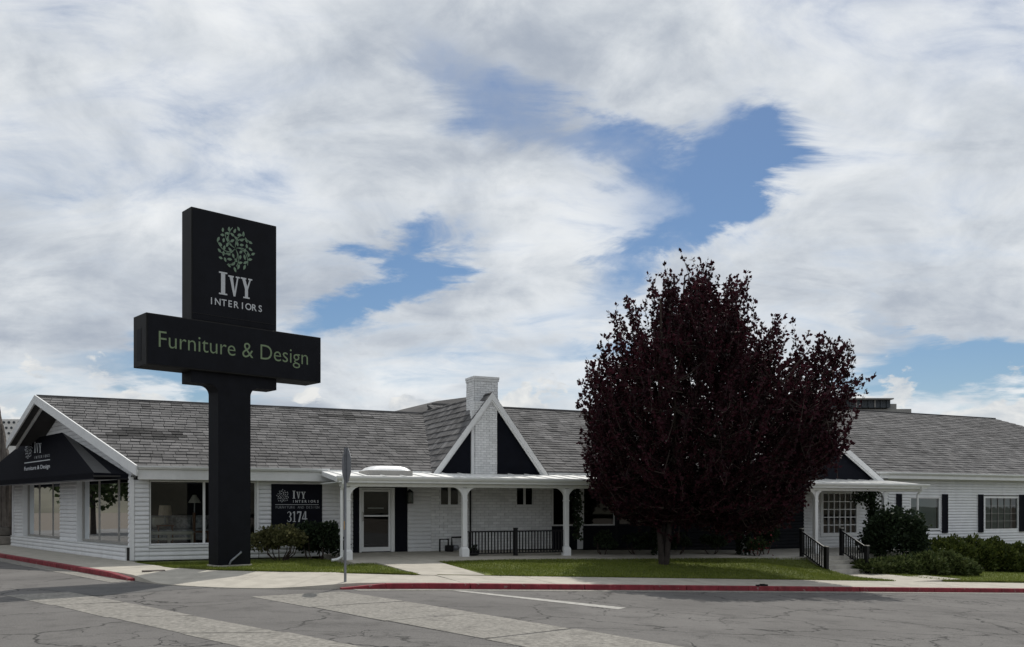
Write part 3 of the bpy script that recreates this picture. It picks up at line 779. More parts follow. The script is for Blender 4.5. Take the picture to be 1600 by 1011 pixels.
# ---- shingles
SH = {'n': 0}
def shingled(roof, o, along, up, poly, own=0, course=.285, tab=.34, dark=None, tone0=.5):
    """roof plane through o spanned by unit vectors along/up; poly is a convex ccw outline in those coordinates"""
    o, along, up = Vector(o), Vector(along).normalized(), Vector(up).normalized(); nrm = along.cross(up).normalized()
    if nrm.z < 0: nrm = -nrm
    rr = random.Random(SH['n'] + 5); SH['n'] += 1
    b0, b1 = min(p[1] for p in poly), max(p[1] for p in poly); a0, a1 = min(p[0] for p in poly), max(p[0] for p in poly)
    P3 = lambda a, b, h: o + along * a + up * b + nrm * h
    deck = [P3(a, b, -.012) for a, b in poly]
    MB().prism(deck, nrm * -.09).build('roof_deck', 'roof_deck', roof)
    rest = MB(); j = 0; b = b0
    while b < b1:
        a = a0 - rr.uniform(0, tab); course_t = rr.uniform(-.08, .08)
        while a < a1:
            w = tab * rr.uniform(.82, 1.15); sag = rr.uniform(-.008, .008)
            q = clip_poly([(a + .007, b + sag), (a + w - .007, b + sag), (a + w - .007, b + course + .03), (a + .007, b + course + .03)], poly)
            if len(q) >= 3:
                t = tone0 + course_t + rr.gauss(0, .20) + .14 * math.sin(a * .7 + j * .31) * math.sin(a * .23 + 1.3 * j * .2)
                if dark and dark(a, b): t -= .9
                t = max(-.45, min(1, t)); lift = rr.uniform(.016, .034)
                hgt = lambda bb: lift * max(.0, 1 - (bb - b) / (course + .03)) + .003
                top = [P3(x, y, hgt(y)) for x, y in q]; bot = [P3(x, y, -.008) for x, y in q]; n = len(q)
                m = MB() if own > 0 and n == 4 else rest
                m.add(top + bot, [list(range(n))] + [[i, (i + 1) % n, n + (i + 1) % n, n + i] for i in range(n)], t)
                if m is not rest: m.build('shingle', 'shingle', roof, tone=True); own -= 1
            a += w
        b += course; j += 1
    if rest.v: rest.build('shingle_field', 'shingle', roof, tone=True, kind='stuff')


def roof_part(name, at): return empty(name, at, parent=BLD)
def sub(p, q): return tuple(a - b for a, b in zip(p, q))

EZ = 2.74                                        # eave height of the left block
RD, RZ = 6.0, 5.31                               # ridge line of the left block
# left block, front slope
e0 = F.p(.16, -.47, EZ); e1 = F.p(11.9, -.47, EZ); r0 = F.p(-2.72, RD, RZ)
up = Vector(F.p(0, RD, RZ)) - Vector(F.p(0, -.47, EZ)); L1 = up.length
def on_left(px, py):
    b = 2.5
    for _ in range(20): a, z = F.ray(px, py, b); b = -.47 + (z - EZ) / (RZ - EZ) * (RD + .47)
    return a, (b + .47) / (RD + .47) * L1
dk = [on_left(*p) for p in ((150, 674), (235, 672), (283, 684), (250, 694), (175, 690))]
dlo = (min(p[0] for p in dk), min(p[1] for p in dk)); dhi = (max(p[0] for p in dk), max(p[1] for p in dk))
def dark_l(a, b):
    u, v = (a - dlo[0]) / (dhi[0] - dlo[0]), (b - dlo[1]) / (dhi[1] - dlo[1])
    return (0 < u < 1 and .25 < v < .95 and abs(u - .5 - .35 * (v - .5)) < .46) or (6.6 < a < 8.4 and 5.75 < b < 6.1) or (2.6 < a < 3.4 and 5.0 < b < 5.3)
roof = roof_part('roof', F.p(4, 3, EZ))
shingled(roof, F.p(0, -.47, EZ), (F.ex[0], F.ex[1], 0), up, [(.16, 0), (10.6, 0), (11.9, L1), (-2.72, L1)], own=300, dark=dark_l)
# left block, back slope (seen from below at the gable)
upb = Vector(F.p(0, RD, RZ)) - Vector(F.p(0, 14.2, 2.6)); L1b = upb.length
shingled(roof, F.p(0, 14.2, 2.6), (F.ex[0], F.ex[1], 0), upb, [(-3.9, L1b * .5), (12, L1b * .5), (12, L1b), (-2.72, L1b)], course=.5, tab=.8)
m = MB().tube([F.p(-2.75, RD, RZ + .02), F.p(11.9, RD, RZ + .02)], .055, 6); m.build('ridge_cap', 'shingle', roof)
# barge boards of the side gable
def barge(p, q, h, th, name='barge_board', mat_='trim', drop=0.0, nrm=None):
    p, q = Vector(p), Vector(q); d = (q - p).normalized(); n = Vector(nrm) if nrm else d.cross(Vector((0, 0, 1))).normalized()
    a, b = p - Vector((0, 0, drop)), q - Vector((0, 0, drop)); dn = Vector((0, 0, -h))
    return MB().prism([a, b, b + dn, a + dn], n * th).build(name, mat_, BLD)
ap = F.p(-2.76, RD, RZ + .05); ef = F.p(.15, -.56, EZ + .03); eb = F.p(-3.92, 10.1, 4.0)
barge(ap, ef, .30, .05); barge(ap, eb, .26, -.05)
barge(F.p(-2.45, RD, RZ - .12), F.p(-3.6, 10.1, 3.86), .12, -.05)
# soffit of the gable overhang and the gable wall
def gl(k): return LF.p(k, 0, 0)
kr = 6.4
m = MB().prism([LF.p(.02, .02, 2.42), LF.p(.02, .02, 2.56), LF.p(kr, .02, RZ - .25), LF.p(13.4, .02, 2.45), LF.p(13.4, .02, 2.42)], (LF.ey[0] * .12, LF.ey[1] * .12, 0)); gw = m.build('gable_wall', 'siding', BLD)
z = 2.46
while z < RZ - .3:                               # horizontal boards of the gable wall
    f = (z + .1 - 2.50) / (RZ - .25 - 2.50); x0, x1 = .04 + f * kr, 13.4 - f * (13.4 - kr)
    g_ = (z + .128 - 2.46) / (RZ - .25 - 2.46); y0, y1 = .06 + g_ * kr, 13.38 - g_ * (13.4 - kr); f = (z - 2.46) / (RZ - .25 - 2.46); x0, x1 = .06 + f * kr, 13.38 - f * (13.4 - kr)
    if y1 - y0 > .3: MB().prism([LF.p(x0, -.022, z), LF.p(x1, -.022, z), LF.p(y1, -.022, z + .128), LF.p(y0, -.022, z + .128)], (LF.ey[0] * .04, LF.ey[1] * .04, 0)).build('siding_board', 'siding', gw)
    z += .14
# front eave: gutter, fascia
trimb(F, .16, 6.4, -.44, -.40, EZ - .36, EZ - .02, name='fascia'); trimb(F, .20, 6.2, -.40, -.003, EZ - .37, EZ - .345, name='soffit')
def gutter(s0, s1, t, z, name='gutter', h=.10, d=.11):
    prof = [(t, z - h), (t - d * .6, z - h), (t - d, z - h * .45), (t - d, z), (t - d + .012, z), (t - d * .85, z - .012), (t, z - .012)]
    m = MB(); n = len(prof); vs = [F.p(s, a, b) for s in (s0, s1) for a, b in prof]
    m.add(vs, [list(range(n))[::-1], list(range(n, 2 * n))] + [[i, (i + 1) % n, n + (i + 1) % n, n + i] for i in range(n)]); return m.build(name, 'trim', BLD)
gutter(.17, 5.7, -.445, EZ + .03); trimb(F, 5.72, F.a(677, -.6), -.50, -.472, EZ - .10, EZ + .005, name='eave_board')

# ---- left block, street front
zsill = F.z(280, 851, 0); ZT = EZ - .37
xw0, xwm, xw1 = F.a(233, 0), F.a(319, 0), F.a(401.5, 0)
dl, dr = F.a(561, 0), F.a(616, 0); pl, pr = F.a(552, 0), F.a(635.5, 0)
brick0 = F.a(673, 0); brick1 = F.a(862, 0)
siding('wall', F, .09, xw0, 0, .02, ZT); siding('wall', F, xw0, xw1 + .04, 0, .02, zsill - .09)
siding('wall', F, xw1 + .06, pl - .02, 0, .02, ZT); siding('wall', F, pr + .02, brick0, 0, .10, 2.62)
trimb(F, 0.0, .085, -.066, .10, .02, ZT, name='corner_board'); trimb(F, xw1 - .02, xw1 + .055, -.066, .08, zsill - .08, ZT, name='corner_board')
trimb(F, xw0, xw1 - .02, -.07, .16, zsill - .085, zsill - .01, name='window_sill')
window(F, xw0 + .01, xw1 - .025, zsill, ZT - .01, .10, bars_a=[xw0 + .05, xwm, xw1 - .06], bar=.07, fw=.04, depth=.07, name='shop_window')
# door in its alcove, dark panels both sides
zd0, zd1 = .11, F.z(588, 762, 0)
fbox('side_panel', 'navy', BLD, F, pl, dl - .01, -.03, .10, .09, zd1 + .06); fbox('side_panel', 'navy', BLD, F, dr + .02, pr, -.03, .10, .09, zd1 + .06)
dw = fbox('door_head', 'trim', BLD, F, pl, pr, -.02, .10, zd1 + .062, 2.66)
door = empty('door', F.p((dl + dr) / 2, 0, zd0), parent=BLD)
m = MB(); m.box(F, dl, dl + .07, -.05, .08, zd0, zd1).box(F, dr - .12, dr, -.05, .08, zd0, zd1).box(F, dl + .07, dr - .12, -.05, .08, zd1 - .05, zd1); m.build('door_frame', 'trim', door)
a0, a1 = dl + .08, dr - .13; m = MB()
m.box(F, a0, a0 + .07, -.02, .03, zd0 + .02, zd1 - .06).box(F, a1 - .07, a1, -.02, .03, zd0 + .02, zd1 - .06).box(F, a0 + .07, a1 - .07, -.02, .03, zd0 + .02, zd0 + .16).box(F, a0 + .07, a1 - .07, -.02, .03, zd1 - .13, zd1 - .06)
zr = F.z(588, 806, 0); m.box(F, a0 + .07, a1 - .07, -.02, .03, zr - .025, zr + .025); m.build('door_leaf', 'trim', door)
for za, zb in ((zd0 + .16, zr - .025), (zr + .025, zd1 - .13)):
    obj('pane', [F.p(a0 + .07, 0, za), F.p(a1 - .07, 0, za), F.p(a1 - .07, 0, zb), F.p(a0 + .07, 0, zb)], [[0, 1, 2, 3]], 'glass', door)
m = MB().tube([F.p(a0 + .035, -.03, zr - .16), F.p(a0 + .035, -.09, zr - .14), F.p(a0 + .035, -.09, zr + .10), F.p(a0 + .035, -.03, zr + .12)], .014, 6); m.build('door_handle', 'alu', door)
zb_ = F.z(588, 794, 0); fbox('push_bar', 'alu', door, F, a0 + .22, a1 - .22, .04, .07, zb_ - .02, zb_ + .02)

# ---- painted brick wall with two small windows
def brickwork(name, fr, a0, a1, b, z0, z1, holes=(), bl=.30, bh=.098, out=-1, parent=None, th=.10):
    w = empty(name, fr.p((a0 + a1) / 2, b, z0), parent=parent or BLD)
    core = MB(); zs = sorted({z0, z1} | {max(z0, min(z1, h[k])) for h in holes for k in (2, 3)})
    for za, zb in zip(zs, zs[1:]):
        iv = [(a0, a1)]
        for h in holes:
            if h[2] < (za + zb) / 2 < h[3]: iv = [p for q in iv for p in ((q[0], min(q[1], h[0])), (max(q[0], h[1]), q[1])) if p[1] - p[0] > .01]
        for p, q in iv: core.box(fr, p, q, b, b - out * th, za, zb)
    core.build('mortar_bed', 'mortar', w)
    m = MB(); z = z0; j = 0; g = .006
    while z < z1 - .03:
        zt = min(z + bh, z1); x = a0 - (bl / 2 if j % 2 else 0); iv = [(a0, a1)]
        for h in holes:
            if h[2] < (z + zt) / 2 < h[3]: iv = [p for q in iv for p in ((q[0], min(q[1], h[0])), (max(q[0], h[1]), q[1])) if p[1] - p[0] > .01]
        while x < a1:
            for p, q in iv:
                p_, q_ = max(p, x), min(q, x + bl)
                if q_ - p_ > .04:
                    d = .016 + random.uniform(-.005, .005)
                    m.box(fr, p_ + g, q_ - g, *sorted((b + out * d, b + out * .0005)), z + g, zt - g, tone=max(0, min(1, random.gauss(.5, .25))))
            x += bl
        z = zt; j += 1
    m.build('brick_courses', 'brick', w, tone=True, kind='stuff'); return w

def hole(x0, x1, y0, y1, b=0): return (F.a(x0, b), F.a(x1, b), F.z((x0 + x1) / 2, y1, b), F.z((x0 + x1) / 2, y0, b))
h1 = hole(688, 717, 760, 789.5); h2 = hole(807, 833, 760, 789.5)
brickwork('brick_wall', F, brick0 + .003, brick1, 0, .09, 2.70, [h1, h2])
for h in (h1, h2):
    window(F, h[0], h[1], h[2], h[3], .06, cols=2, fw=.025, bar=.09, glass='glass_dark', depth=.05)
    fbox('window_sill', 'trim', BLD, F, h[0] - .06, h[1] + .06, -.07, .0, h[2] - .06, h[2] - .002)
a = F.a(735, -.06); MB().tube([F.p(a, -.06, .1), F.p(a, -.06, 2.4)], .03, 8).build('conduit', 'black', BLD)

# ---- rest of the porch front in the tree's shade: big windows over dark panels, doors
w0 = brick1 + .02; xs = [w0, w0 + 1.35, w0 + 2.75]; z1 = 2.35
for i, (p, q) in enumerate(((w0, w0 + 1.0), (w0 + 1.25, w0 + 2.6), (w0 + 2.75, w0 + 4.0))):
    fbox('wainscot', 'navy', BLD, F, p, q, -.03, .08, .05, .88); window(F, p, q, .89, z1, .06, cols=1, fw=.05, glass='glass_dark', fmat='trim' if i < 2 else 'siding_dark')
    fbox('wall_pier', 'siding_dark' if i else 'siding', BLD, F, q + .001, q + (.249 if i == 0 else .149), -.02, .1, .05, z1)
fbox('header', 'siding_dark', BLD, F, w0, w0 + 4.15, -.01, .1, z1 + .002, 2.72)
sA = w0 + 4.16; gx0, gx1 = F.a(1281, 0), F.a(1341, 0)
gz0, gz1 = F.z(1310, 838, 0), F.z(1310, 766, 0)
hd = [(sA + .6, sA + 1.7, 0, 2.25), (sA + 2.6, sA + 4.6, .8, 2.2)]
RE = 62.0
hw = []
for x0, x1 in ((1420, 1468.5), (1536.5, 1591)): hw.append((F.a(x0, 0), F.a(x1, 0), F.z((x0 + x1) / 2, 829, 0), F.z((x0 + x1) / 2, 775.5, 0)))
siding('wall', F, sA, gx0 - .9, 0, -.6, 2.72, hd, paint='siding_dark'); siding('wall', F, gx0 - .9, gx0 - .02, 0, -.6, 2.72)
siding('wall', F, gx0 - .02, 30.2, 0, -1.0, 2.72, [(gx0, gx1, gz0, gz1)])
siding('wall', F, 30.2, 47.0, 0, -1.55, 2.93, hw, course=.126)
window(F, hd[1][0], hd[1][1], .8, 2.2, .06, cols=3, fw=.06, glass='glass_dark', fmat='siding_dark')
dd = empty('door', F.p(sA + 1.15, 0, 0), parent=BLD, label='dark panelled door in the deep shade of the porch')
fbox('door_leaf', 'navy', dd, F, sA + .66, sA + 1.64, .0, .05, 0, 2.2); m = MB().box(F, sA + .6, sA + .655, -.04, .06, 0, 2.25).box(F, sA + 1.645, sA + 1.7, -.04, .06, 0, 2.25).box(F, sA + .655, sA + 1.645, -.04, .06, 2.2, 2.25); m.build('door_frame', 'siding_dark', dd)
for zz in (.2, 1.2): fbox('door_panel', 'navy', dd, F, sA + .8, sA + 1.5, -.02, -.001, zz, zz + .8)
window(F, gx0, gx1, gz0, gz1, .05, cols=6, rows=5, fw=.15, bar=.035, depth=.10, name='grid_window', glass='glass', label='large white grid window of thirty small panes')
for i, h in enumerate(hw):
    window(F, h[0], h[1], h[2], h[3], .05, cols=1 if i == 0 else 5, rows=1 if i == 0 else 4, fw=.09, bar=.012, depth=.09, glass='glass_dark', bmat='alu')
    fbox('blind', 'blind', BLD, F, h[0] + .1, h[1] - .1, .11, .12, h[2] + .1, h[3] - .1) if i == 0 else fbox('blind', 'blind', BLD, F, h[0] + .1, h[1] - .1, .30, .31, h[2] + .1, h[3] - .1)
def shutter(x0, x1):
    a0, a1 = F.a(x0, -.05), F.a(x1, -.05); xm = (x0 + x1) / 2; z0, z1 = F.z(xm, 830.2, -.05), F.z(xm, 773.8, -.05)
    z0, z1 = h[2] - .06, h[3] + .08
    sh = MB().box(F, a0, a0 + .05, -.105, -.062, z0, z1).box(F, a1 - .05, a1, -.105, -.062, z0, z1).box(F, a0 + .05, a1 - .05, -.105, -.062, z1 - .06, z1).box(F, a0 + .05, a1 - .05, -.105, -.062, z0, z0 + .06).build('shutter', 'navy', BLD)
    fbox('backing', 'navy', sh, F, a0 + .051, a1 - .051, -.072, -.0625, z0 + .061, z1 - .061)
    z = z0 + .065
    while z < z1 - .10: fbox('slat', 'navy', sh, F, a0 + .052, a1 - .052, -.098, -.0725, z, z + .05); z += .075
for x0, x1 in ((1400, 1408), (1471.5, 1480), (1528, 1535.5), (1592, 1600)): shutter(x0, x1)

# ---- porch: shed roof, beam, posts with curved brackets
PT = -2.5; PZ0, PZ1 = 2.18, 2.45; PL, PRR = F.a(531, PT), 29.15
porch = empty('porch', F.p(14, -1.5, 0), parent=BLD)
def pbox(name, mt, *a): return fbox(name, mt, porch, F, *a)
beam = bevel(pbox('beam', 'trim', PL, PRR, PT - .09, PT + .09, PZ0, PZ1 - .165), .012)
pbox('fascia', 'trim', PL - .12, PRR + .12, PT - .30, PT - .27, PZ1 - .16, PZ1 - .02)
pbox('soffit', 'trim', PL - .1, PRR + .1, PT - .27, -.44, PZ1 - .16, PZ1 - .13)
zb = 2.70
P = lambda s, t: F.p(s, t, PZ1 + (zb - PZ1) * (t - (PT - .36)) / (2.86 - .42))
m = MB().prism([P(PL - .16, PT - .36), P(PRR + .16, PT - .36), P(PRR + .16, -.42), P(F.a(503, -.42), -.42)], (0, 0, -.035)); m.build('roof_sheet', 'metal_white', porch)
s = PL + .1
while s < PRR:                                    # standing seams
    m = MB().prism([P(s, PT - .35), P(s + .025, PT - .35), P(s + .025, -.43), P(s, -.43)], (0, 0, .03)); m.build('roof_seam', 'metal_white', porch); s += .62
m = MB().prism([P(PL - .16, PT - .36), P(F.a(503, -.42), -.42), tuple(Vector(P(F.a(503, -.42), -.42)) - Vector((0, 0, .14))), tuple(Vector(P(PL - .16, PT - .36)) - Vector((0, 0, .14)))], (-.03 * F.ex[0], -.03 * F.ex[1], 0)); m.build('side_fascia', 'trim', porch)
prof_g = gutter(PL - .18, PRR + .18, PT - .30, PZ1 + .03, h=.11, d=.10)
def bracket(s, dirn, z, r=.34):
    pts = [(s, z), (s, z - r)] + [(s + dirn * (r - r * math.cos(k * math.pi / 16)), z - r + r * math.sin(k * math.pi / 16)) for k in range(1, 8)] + [(s + dirn * r, z)]
    pts = [F.p(a, PT - .05, b) for a, b in pts]
    return MB().prism(pts, (F.ey[0] * .10, F.ey[1] * .10, 0)).build('bracket', 'trim', porch)
def post(s, ext=True):
    z0 = zp(s) + .02; h = .075; m = MB().box(F, s - h, s + h, PT - h, PT + h, z0 + .325, PZ0 - .02)
    for zz, w0_, w1_, hh in ((z0, .125, .125, .24), (z0 + .241, .125, .08, .082)):
        lo = [F.p(s + x * w0_, PT + y * w0_, zz) for x, y in ((-1, -1), (1, -1), (1, 1), (-1, 1))]; hi = [F.p(s + x * w1_, PT + y * w1_, zz + hh) for x, y in ((-1, -1), (1, -1), (1, 1), (-1, 1))]
        m.add(lo + hi, [[3, 2, 1, 0], [4, 5, 6, 7], [0, 1, 5, 4], [1, 2, 6, 5], [2, 3, 7, 6], [3, 0, 4, 7]])
    m.box(F, s - .09, s + .09, PT - .09, PT + .09, PZ0 - .42, PZ0 - .38)
    bevel(m.build('post', 'trim', porch), .012)
post_s = [F.a(543, PT), F.a(725.5, PT), F.a(884.5, PT)]; dlt = (post_s[2] - post_s[0]) / 2
post_s += [post_s[2] + dlt * k for k in (1, 2)] + [F.a(1274, PT), F.a(1274, PT) + 3.55]
for i, s in enumerate(post_s):
    post(s); bracket(s + .07, 1, PZ0 + .005)
    if i: bracket(s - .07, -1, PZ0 + .005)
# skylight dome on the porch roof
sk0, sk1 = F.a(568, -1.5), F.a(636, -1.5); zz = P((sk0 + sk1) / 2, -1.5)[2]
sky_l = empty('skylight', F.p((sk0 + sk1) / 2, -1.5, zz), parent=BLD)
fbox('skylight_curb', 'alu', sky_l, F, sk0, sk1, -2.05, -.95, zz - .16, zz + .10)
vs, fs, nu = [], [], 12
for i in range(nu + 1):
    for j in range(nu + 1):
        u, v = i / nu * 2 - 1, j / nu * 2 - 1; hh = .155 * ((1 - u ** 4) * (1 - v ** 4)) ** .6
        vs.append(F.p((sk0 + sk1) / 2 + u * (sk1 - sk0) * .49, -1.5 + v * .53, zz + .10 + hh))
for i in range(nu):
    for j in range(nu): k = i * (nu + 1) + j; fs.append([k, k + nu + 1, k + nu + 2, k + 1])
obj('dome', vs, fs, 'dome', sky_l, smooth=True)
# downspouts
def downspout(s, t, z1, z0, kick=-1):
    m = MB(); m.tube([F.p(s, t - .32, z1), F.p(s, t - .30, z1 - .10), F.p(s, t - .1, z1 - .30), F.p(s, t - .1, z0 + .12), F.p(s + .12 * kick, t - .12, z0 + .04), F.p(s + .3 * kick, t - .14, z0 + .02)], .042, 8); return m.build('downspout', 'trim', BLD)
downspout(PL + .02, PT - .02, PZ1 - .08, .02); downspout(PRR - .2, PT - .02, PZ1 - .08, -.6, 1)

# ---- chimney gable over the porch
GT = -.74                                         # plane of the barge boards
sl, sr = F.a(677, GT), F.a(857, GT); sap = (sl + sr) / 2; gz0_, gza = F.z(677, 740, GT), F.z(769, 613, GT)
hwid = (sr - sl) / 2; rise = gza - gz0_
def gable(sap, hw_, zlow, zap, t0, tback, wall_t, name, panel='navy', board=.15):
    g = empty(name, F.p(sap, t0, zlow), parent=BLD)
    for sd in (-1, 1):
        upv = Vector(F.p(sap, 0, zap)) - Vector(F.p(sap + sd * hw_, 0, zlow)); Ls = upv.length; Lt = tback - t0
        al = Vector((F.ey[0], F.ey[1], 0))
        shingled(g, F.p(sap + sd * hw_, t0, zlow), al, upv, [(0, 0), (Lt, 0), (Lt, Ls), (0, Ls)], tone0=.42)
        o, a_ = Vector(F.p(sap + sd * (hw_ + .02), t0 - .005, zlow - .02)), Vector(F.p(sap, t0 - .005, zap + .015)); d = (a_ - o).normalized(); inw = Vector((F.ex[0], F.ex[1], 0)) * -sd
        nn = (inw - d * inw.dot(d)); nn.normalize(); dwn = Vector((0, 0, -board / abs(d.dot(Vector((F.ex[0], F.ex[1], 0))))))
        MB().prism([o, a_, a_ + dwn, o + (-inw * 0) + Vector((inw.x, inw.y, 0)) * (board * .0) + dwn * .0 + Vector((inw.x * board / max(.3, abs(d.z)), inw.y * board / max(.3, abs(d.z)), 0))], (F.ey[0] * .05, F.ey[1] * .05, 0)).build('barge_board', 'trim', g)
        o2, a2 = o + al * .051 + nn * .06, a_ + al * .051 + Vector((0, 0, -.10))
        MB().prism([o2, a2, a2 + dwn * .9, o2 + Vector((inw.x, inw.y, 0)) * (board * .95 / max(.3, abs(d.z)))], al * .04).build('inner_board', 'trim', g)
    MB().prism([F.p(sap - hw_ + .15, wall_t, zlow - .12), F.p(sap + hw_ - .15, wall_t, zlow - .12), F.p(sap, wall_t, zap - .25)], (F.ey[0] * .1, F.ey[1] * .1, 0)).build('gable_panel', panel, g)
    return g
g1 = gable(sap, hwid, gz0_, gza, GT, 9.2, -.53, 'chimney_gable')
# vertical dark boards of the gable are flush; the white brick stack stands in front of them
ca0, ca1 = F.a(741.8, -.64), F.a(777.6, -.64); zt = F.z(760, 587, -.3)
def stack(a0, a1, b0, b1, z0, z1, name):
    w = empty(name, F.p((a0 + a1) / 2, b0, z0), parent=BLD)
    brickwork(name + '_front', F, a0 + .016, a1 - .016, b0 + .016, z0, z1, bl=.21, bh=.078, parent=BLD)
    G = Frame(F.p(a0 + .016, b0 + .016, 0)[:2], F.ey, F.ex); brickwork(name + '_side', G, .0, b1 - b0 - .03, 0, z0, z1, bl=.21, bh=.078, parent=BLD)
    fbox('stack_core', 'mortar', w, F, a0 + .12, a1 - .018, b0 + .12, b1, z0, z1 - .004); return w
stack(ca0, ca1, -.64, -.20, gz0_ - .2, gza - .30, 'chimney_breast')
cb0, cb1 = F.a(738.5, -.1), F.a(778.5, -.1)
w = stack(cb0 + .05, cb1, -.12, .62, gza - .75, zt - .16, 'chimney')
for k, e in enumerate((.012, .025)): fbox('chimney_cap', 'brick', w, F, cb0 + .05 - e, cb1 + e, -.12 - e, .62 + e, zt - .16 + k * .08, zt - .085 + k * .08)
fbox('flue', 'mortar', w, F, cb0 + .2, cb1 - .2, .1, .42, zt, zt + .03)
fbox('stack_trim', 'trim', BLD, F, ca0 - .10, ca0 - .005, -.60, -.535, gz0_ - .15, gza - .62)

# ---- roofs to the right of the chimney gable
up2 = Vector(F.p(0, 7.0, 5.83)) - Vector(F.p(0, -.47, 2.80)); L2 = up2.length
rf2 = roof_part('roof', F.p(18, 3, 2.8))
shingled(rf2, F.p(0, -.47, 2.80), (F.ex[0], F.ex[1], 0), up2, [(11.6, 0), (29.3, 0), (29.3, L2), (11.6, L2)])
MB().tube([F.p(11.8, 7.0, 5.86), F.p(29.3, 7.0, 5.86)], .05, 6).build('ridge_cap', 'shingle', rf2)
MB().prism([F.p(11.7, 7.0, 5.78), F.p(29.3, 7.0, 5.78), F.p(29.3, 14, 2.9), F.p(11.7, 14, 2.9)], (0, 0, -.1)).build('back_slope', 'shingle', rf2)
fbox('eave_board', 'trim', rf2, F, sr + .05, 29.2, -.46, -.42, 2.66, 2.79)
# roof of the wing behind, with a hipped end on the left
zq = lambda px, py, d: ((px - 800) / FPX * d, d, EYE + (HOR - py) / FPX * d)
rf3 = roof_part('rear_roof', zq(680, 700, 44))
e = [zq(560, 672, 41), zq(760, 690, 41), zq(757, 617, 47), zq(683, 626.5, 47)]
al = Vector(e[1]) - Vector(e[0])
MB().prism([e[0], e[1], e[2], e[3]], (0, .3, -.3)).build('hip_slope', 'shingle', rf3)
MB().prism([e[0], e[3], zq(585, 650, 55), zq(520, 672, 50)], (0, .2, -.3)).build('hip_end', 'shingle', rf3)
# right gable over the end of the porch (mostly behind the tree)
g2r = F.a(1388, GT); zl2 = F.z(1388, 756, GT); g2w = 4.3
g2 = gable(g2r - g2w, g2w, zl2, zl2 + g2w * .63, GT, 6.0, -.53, 'porch_gable', board=.20)
# right block
up3 = Vector(F.p(0, 7.5, 6.72)) - Vector(F.p(0, -.5, 3.02)); L3 = up3.length
rf4 = roof_part('roof', F.p(38, 3, 3)); hs = F.a(1555, 7.5)
shingled(rf4, F.p(0, -.5, 3.02), (F.ex[0], F.ex[1], 0), up3, [(29.0, 0), (hs + 8.0, 0), (hs, L3), (29.0, L3)], tone0=.56)
MB().prism([F.p(hs, 7.5, 6.72), F.p(hs + 8, -.5, 3.02), F.p(hs + 8, 15.5, 3.02)], (0, 0, -.08)).build('hip_end', 'shingle', rf4)
MB().prism([F.p(29, 7.5, 6.70), F.p(hs, 7.5, 6.70), F.p(hs + 8, 15.5, 3.0), F.p(29, 15.5, 3.0)], (0, 0, -.08)).build('back_slope', 'shingle', rf4)
MB().tube([F.p(29.0, 7.5, 6.74), F.p(hs, 7.5, 6.74)], .05, 6).build('ridge_cap', 'shingle', rf4)
MB().prism([F.p(29.02, -.4, 2.7), F.p(29.02, 15, 2.7), F.p(29.02, 7.5, 6.6)], (F.ex[0] * .1, F.ex[1] * .1, 0)).build('gable_wall', 'siding', rf4)
gutter(28.9, 54, -.48, 3.05); trimb(F, 28.9, 54, -.475, -.44, 2.78, 2.98, name='fascia'); trimb(F, 28.9, 54, -.43, -.045, 2.90, 2.93, name='soffit')
trimb(F, 30.2, 54, -.06, -.037, 2.78, 2.90, name='frieze_board')
# body of the building behind the walls: floor, ceiling, inner walls
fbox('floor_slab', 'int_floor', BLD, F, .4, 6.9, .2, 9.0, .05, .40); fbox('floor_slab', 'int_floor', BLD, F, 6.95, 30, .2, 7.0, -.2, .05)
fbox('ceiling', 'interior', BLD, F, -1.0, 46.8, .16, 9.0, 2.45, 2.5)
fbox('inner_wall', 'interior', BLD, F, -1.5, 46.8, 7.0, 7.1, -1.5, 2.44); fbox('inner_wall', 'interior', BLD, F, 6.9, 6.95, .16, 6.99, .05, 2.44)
fbox('inner_wall', 'interior', BLD, F, 30.0, 30.1, .16, 6.99, -1.4, 2.44); fbox('end_wall', 'siding', BLD, F, 46.9, 47.0, .13, 14, -1.6, 2.9)

# ---- left block, side front with recessed shop windows over a ledge
zl = .418; lk1 = LF.a(24, 0)
def lx(x, b=0): return LF.a(x, b)
siding('wall', LF, .02, lk1, -.12, .02, zl - .02, course=.128, wall_t=.40)
fbox('window_sill', 'trim', BLD, LF, .0, lk1, -.17, .34, zl - .018, zl + .012)
p0, p1 = lx(122.5), lx(95.5)
siding('wall', LF, p0, p1, 0, zl + .014, 2.56, wall_t=.18); siding('wall', LF, .02, .12, 0, zl + .014, 2.50, wall_t=.18); siding('wall', LF, lx(38), lk1, 0, zl + .014, 2.56, wall_t=.18)
trimb(LF, p0 - .03, p0 - .002, -.06, .18, zl + .014, 2.45); trimb(LF, lx(38) - .03, lx(38) - .002, -.06, .18, zl + .014, 2.45)
trimb(LF, -.03, .018, -.04, .06, .02, 2.45, name='corner_board')
window(LF, .13, p0 - .04, zl + .02, 2.52, .17, bars_a=[.20, lx(186, .14), lx(155.5, .14), p0 - .12], bar=.07, fw=.08, name='shop_window', fmat='alu')
window(LF, p1 + .02, lx(38) - .04, zl + .02, 2.52, .17, bars_a=[p1 + .1, lx(83, .14), lx(62, .14), lx(38) - .12], bar=.07, fw=.08, name='shop_window', fmat='alu')
fbox('header', 'trim', BLD, LF, .31, lk1, .0, .42, 2.525, 2.60)
fbox('floor_slab', 'int_floor', BLD, LF, .5, lk1, .45, 4.0, .05, .395)
fbox('back_wall', 'siding', BLD, LF, lk1 + .01, lk1 + .11, -.1, 9, .0, 2.6)

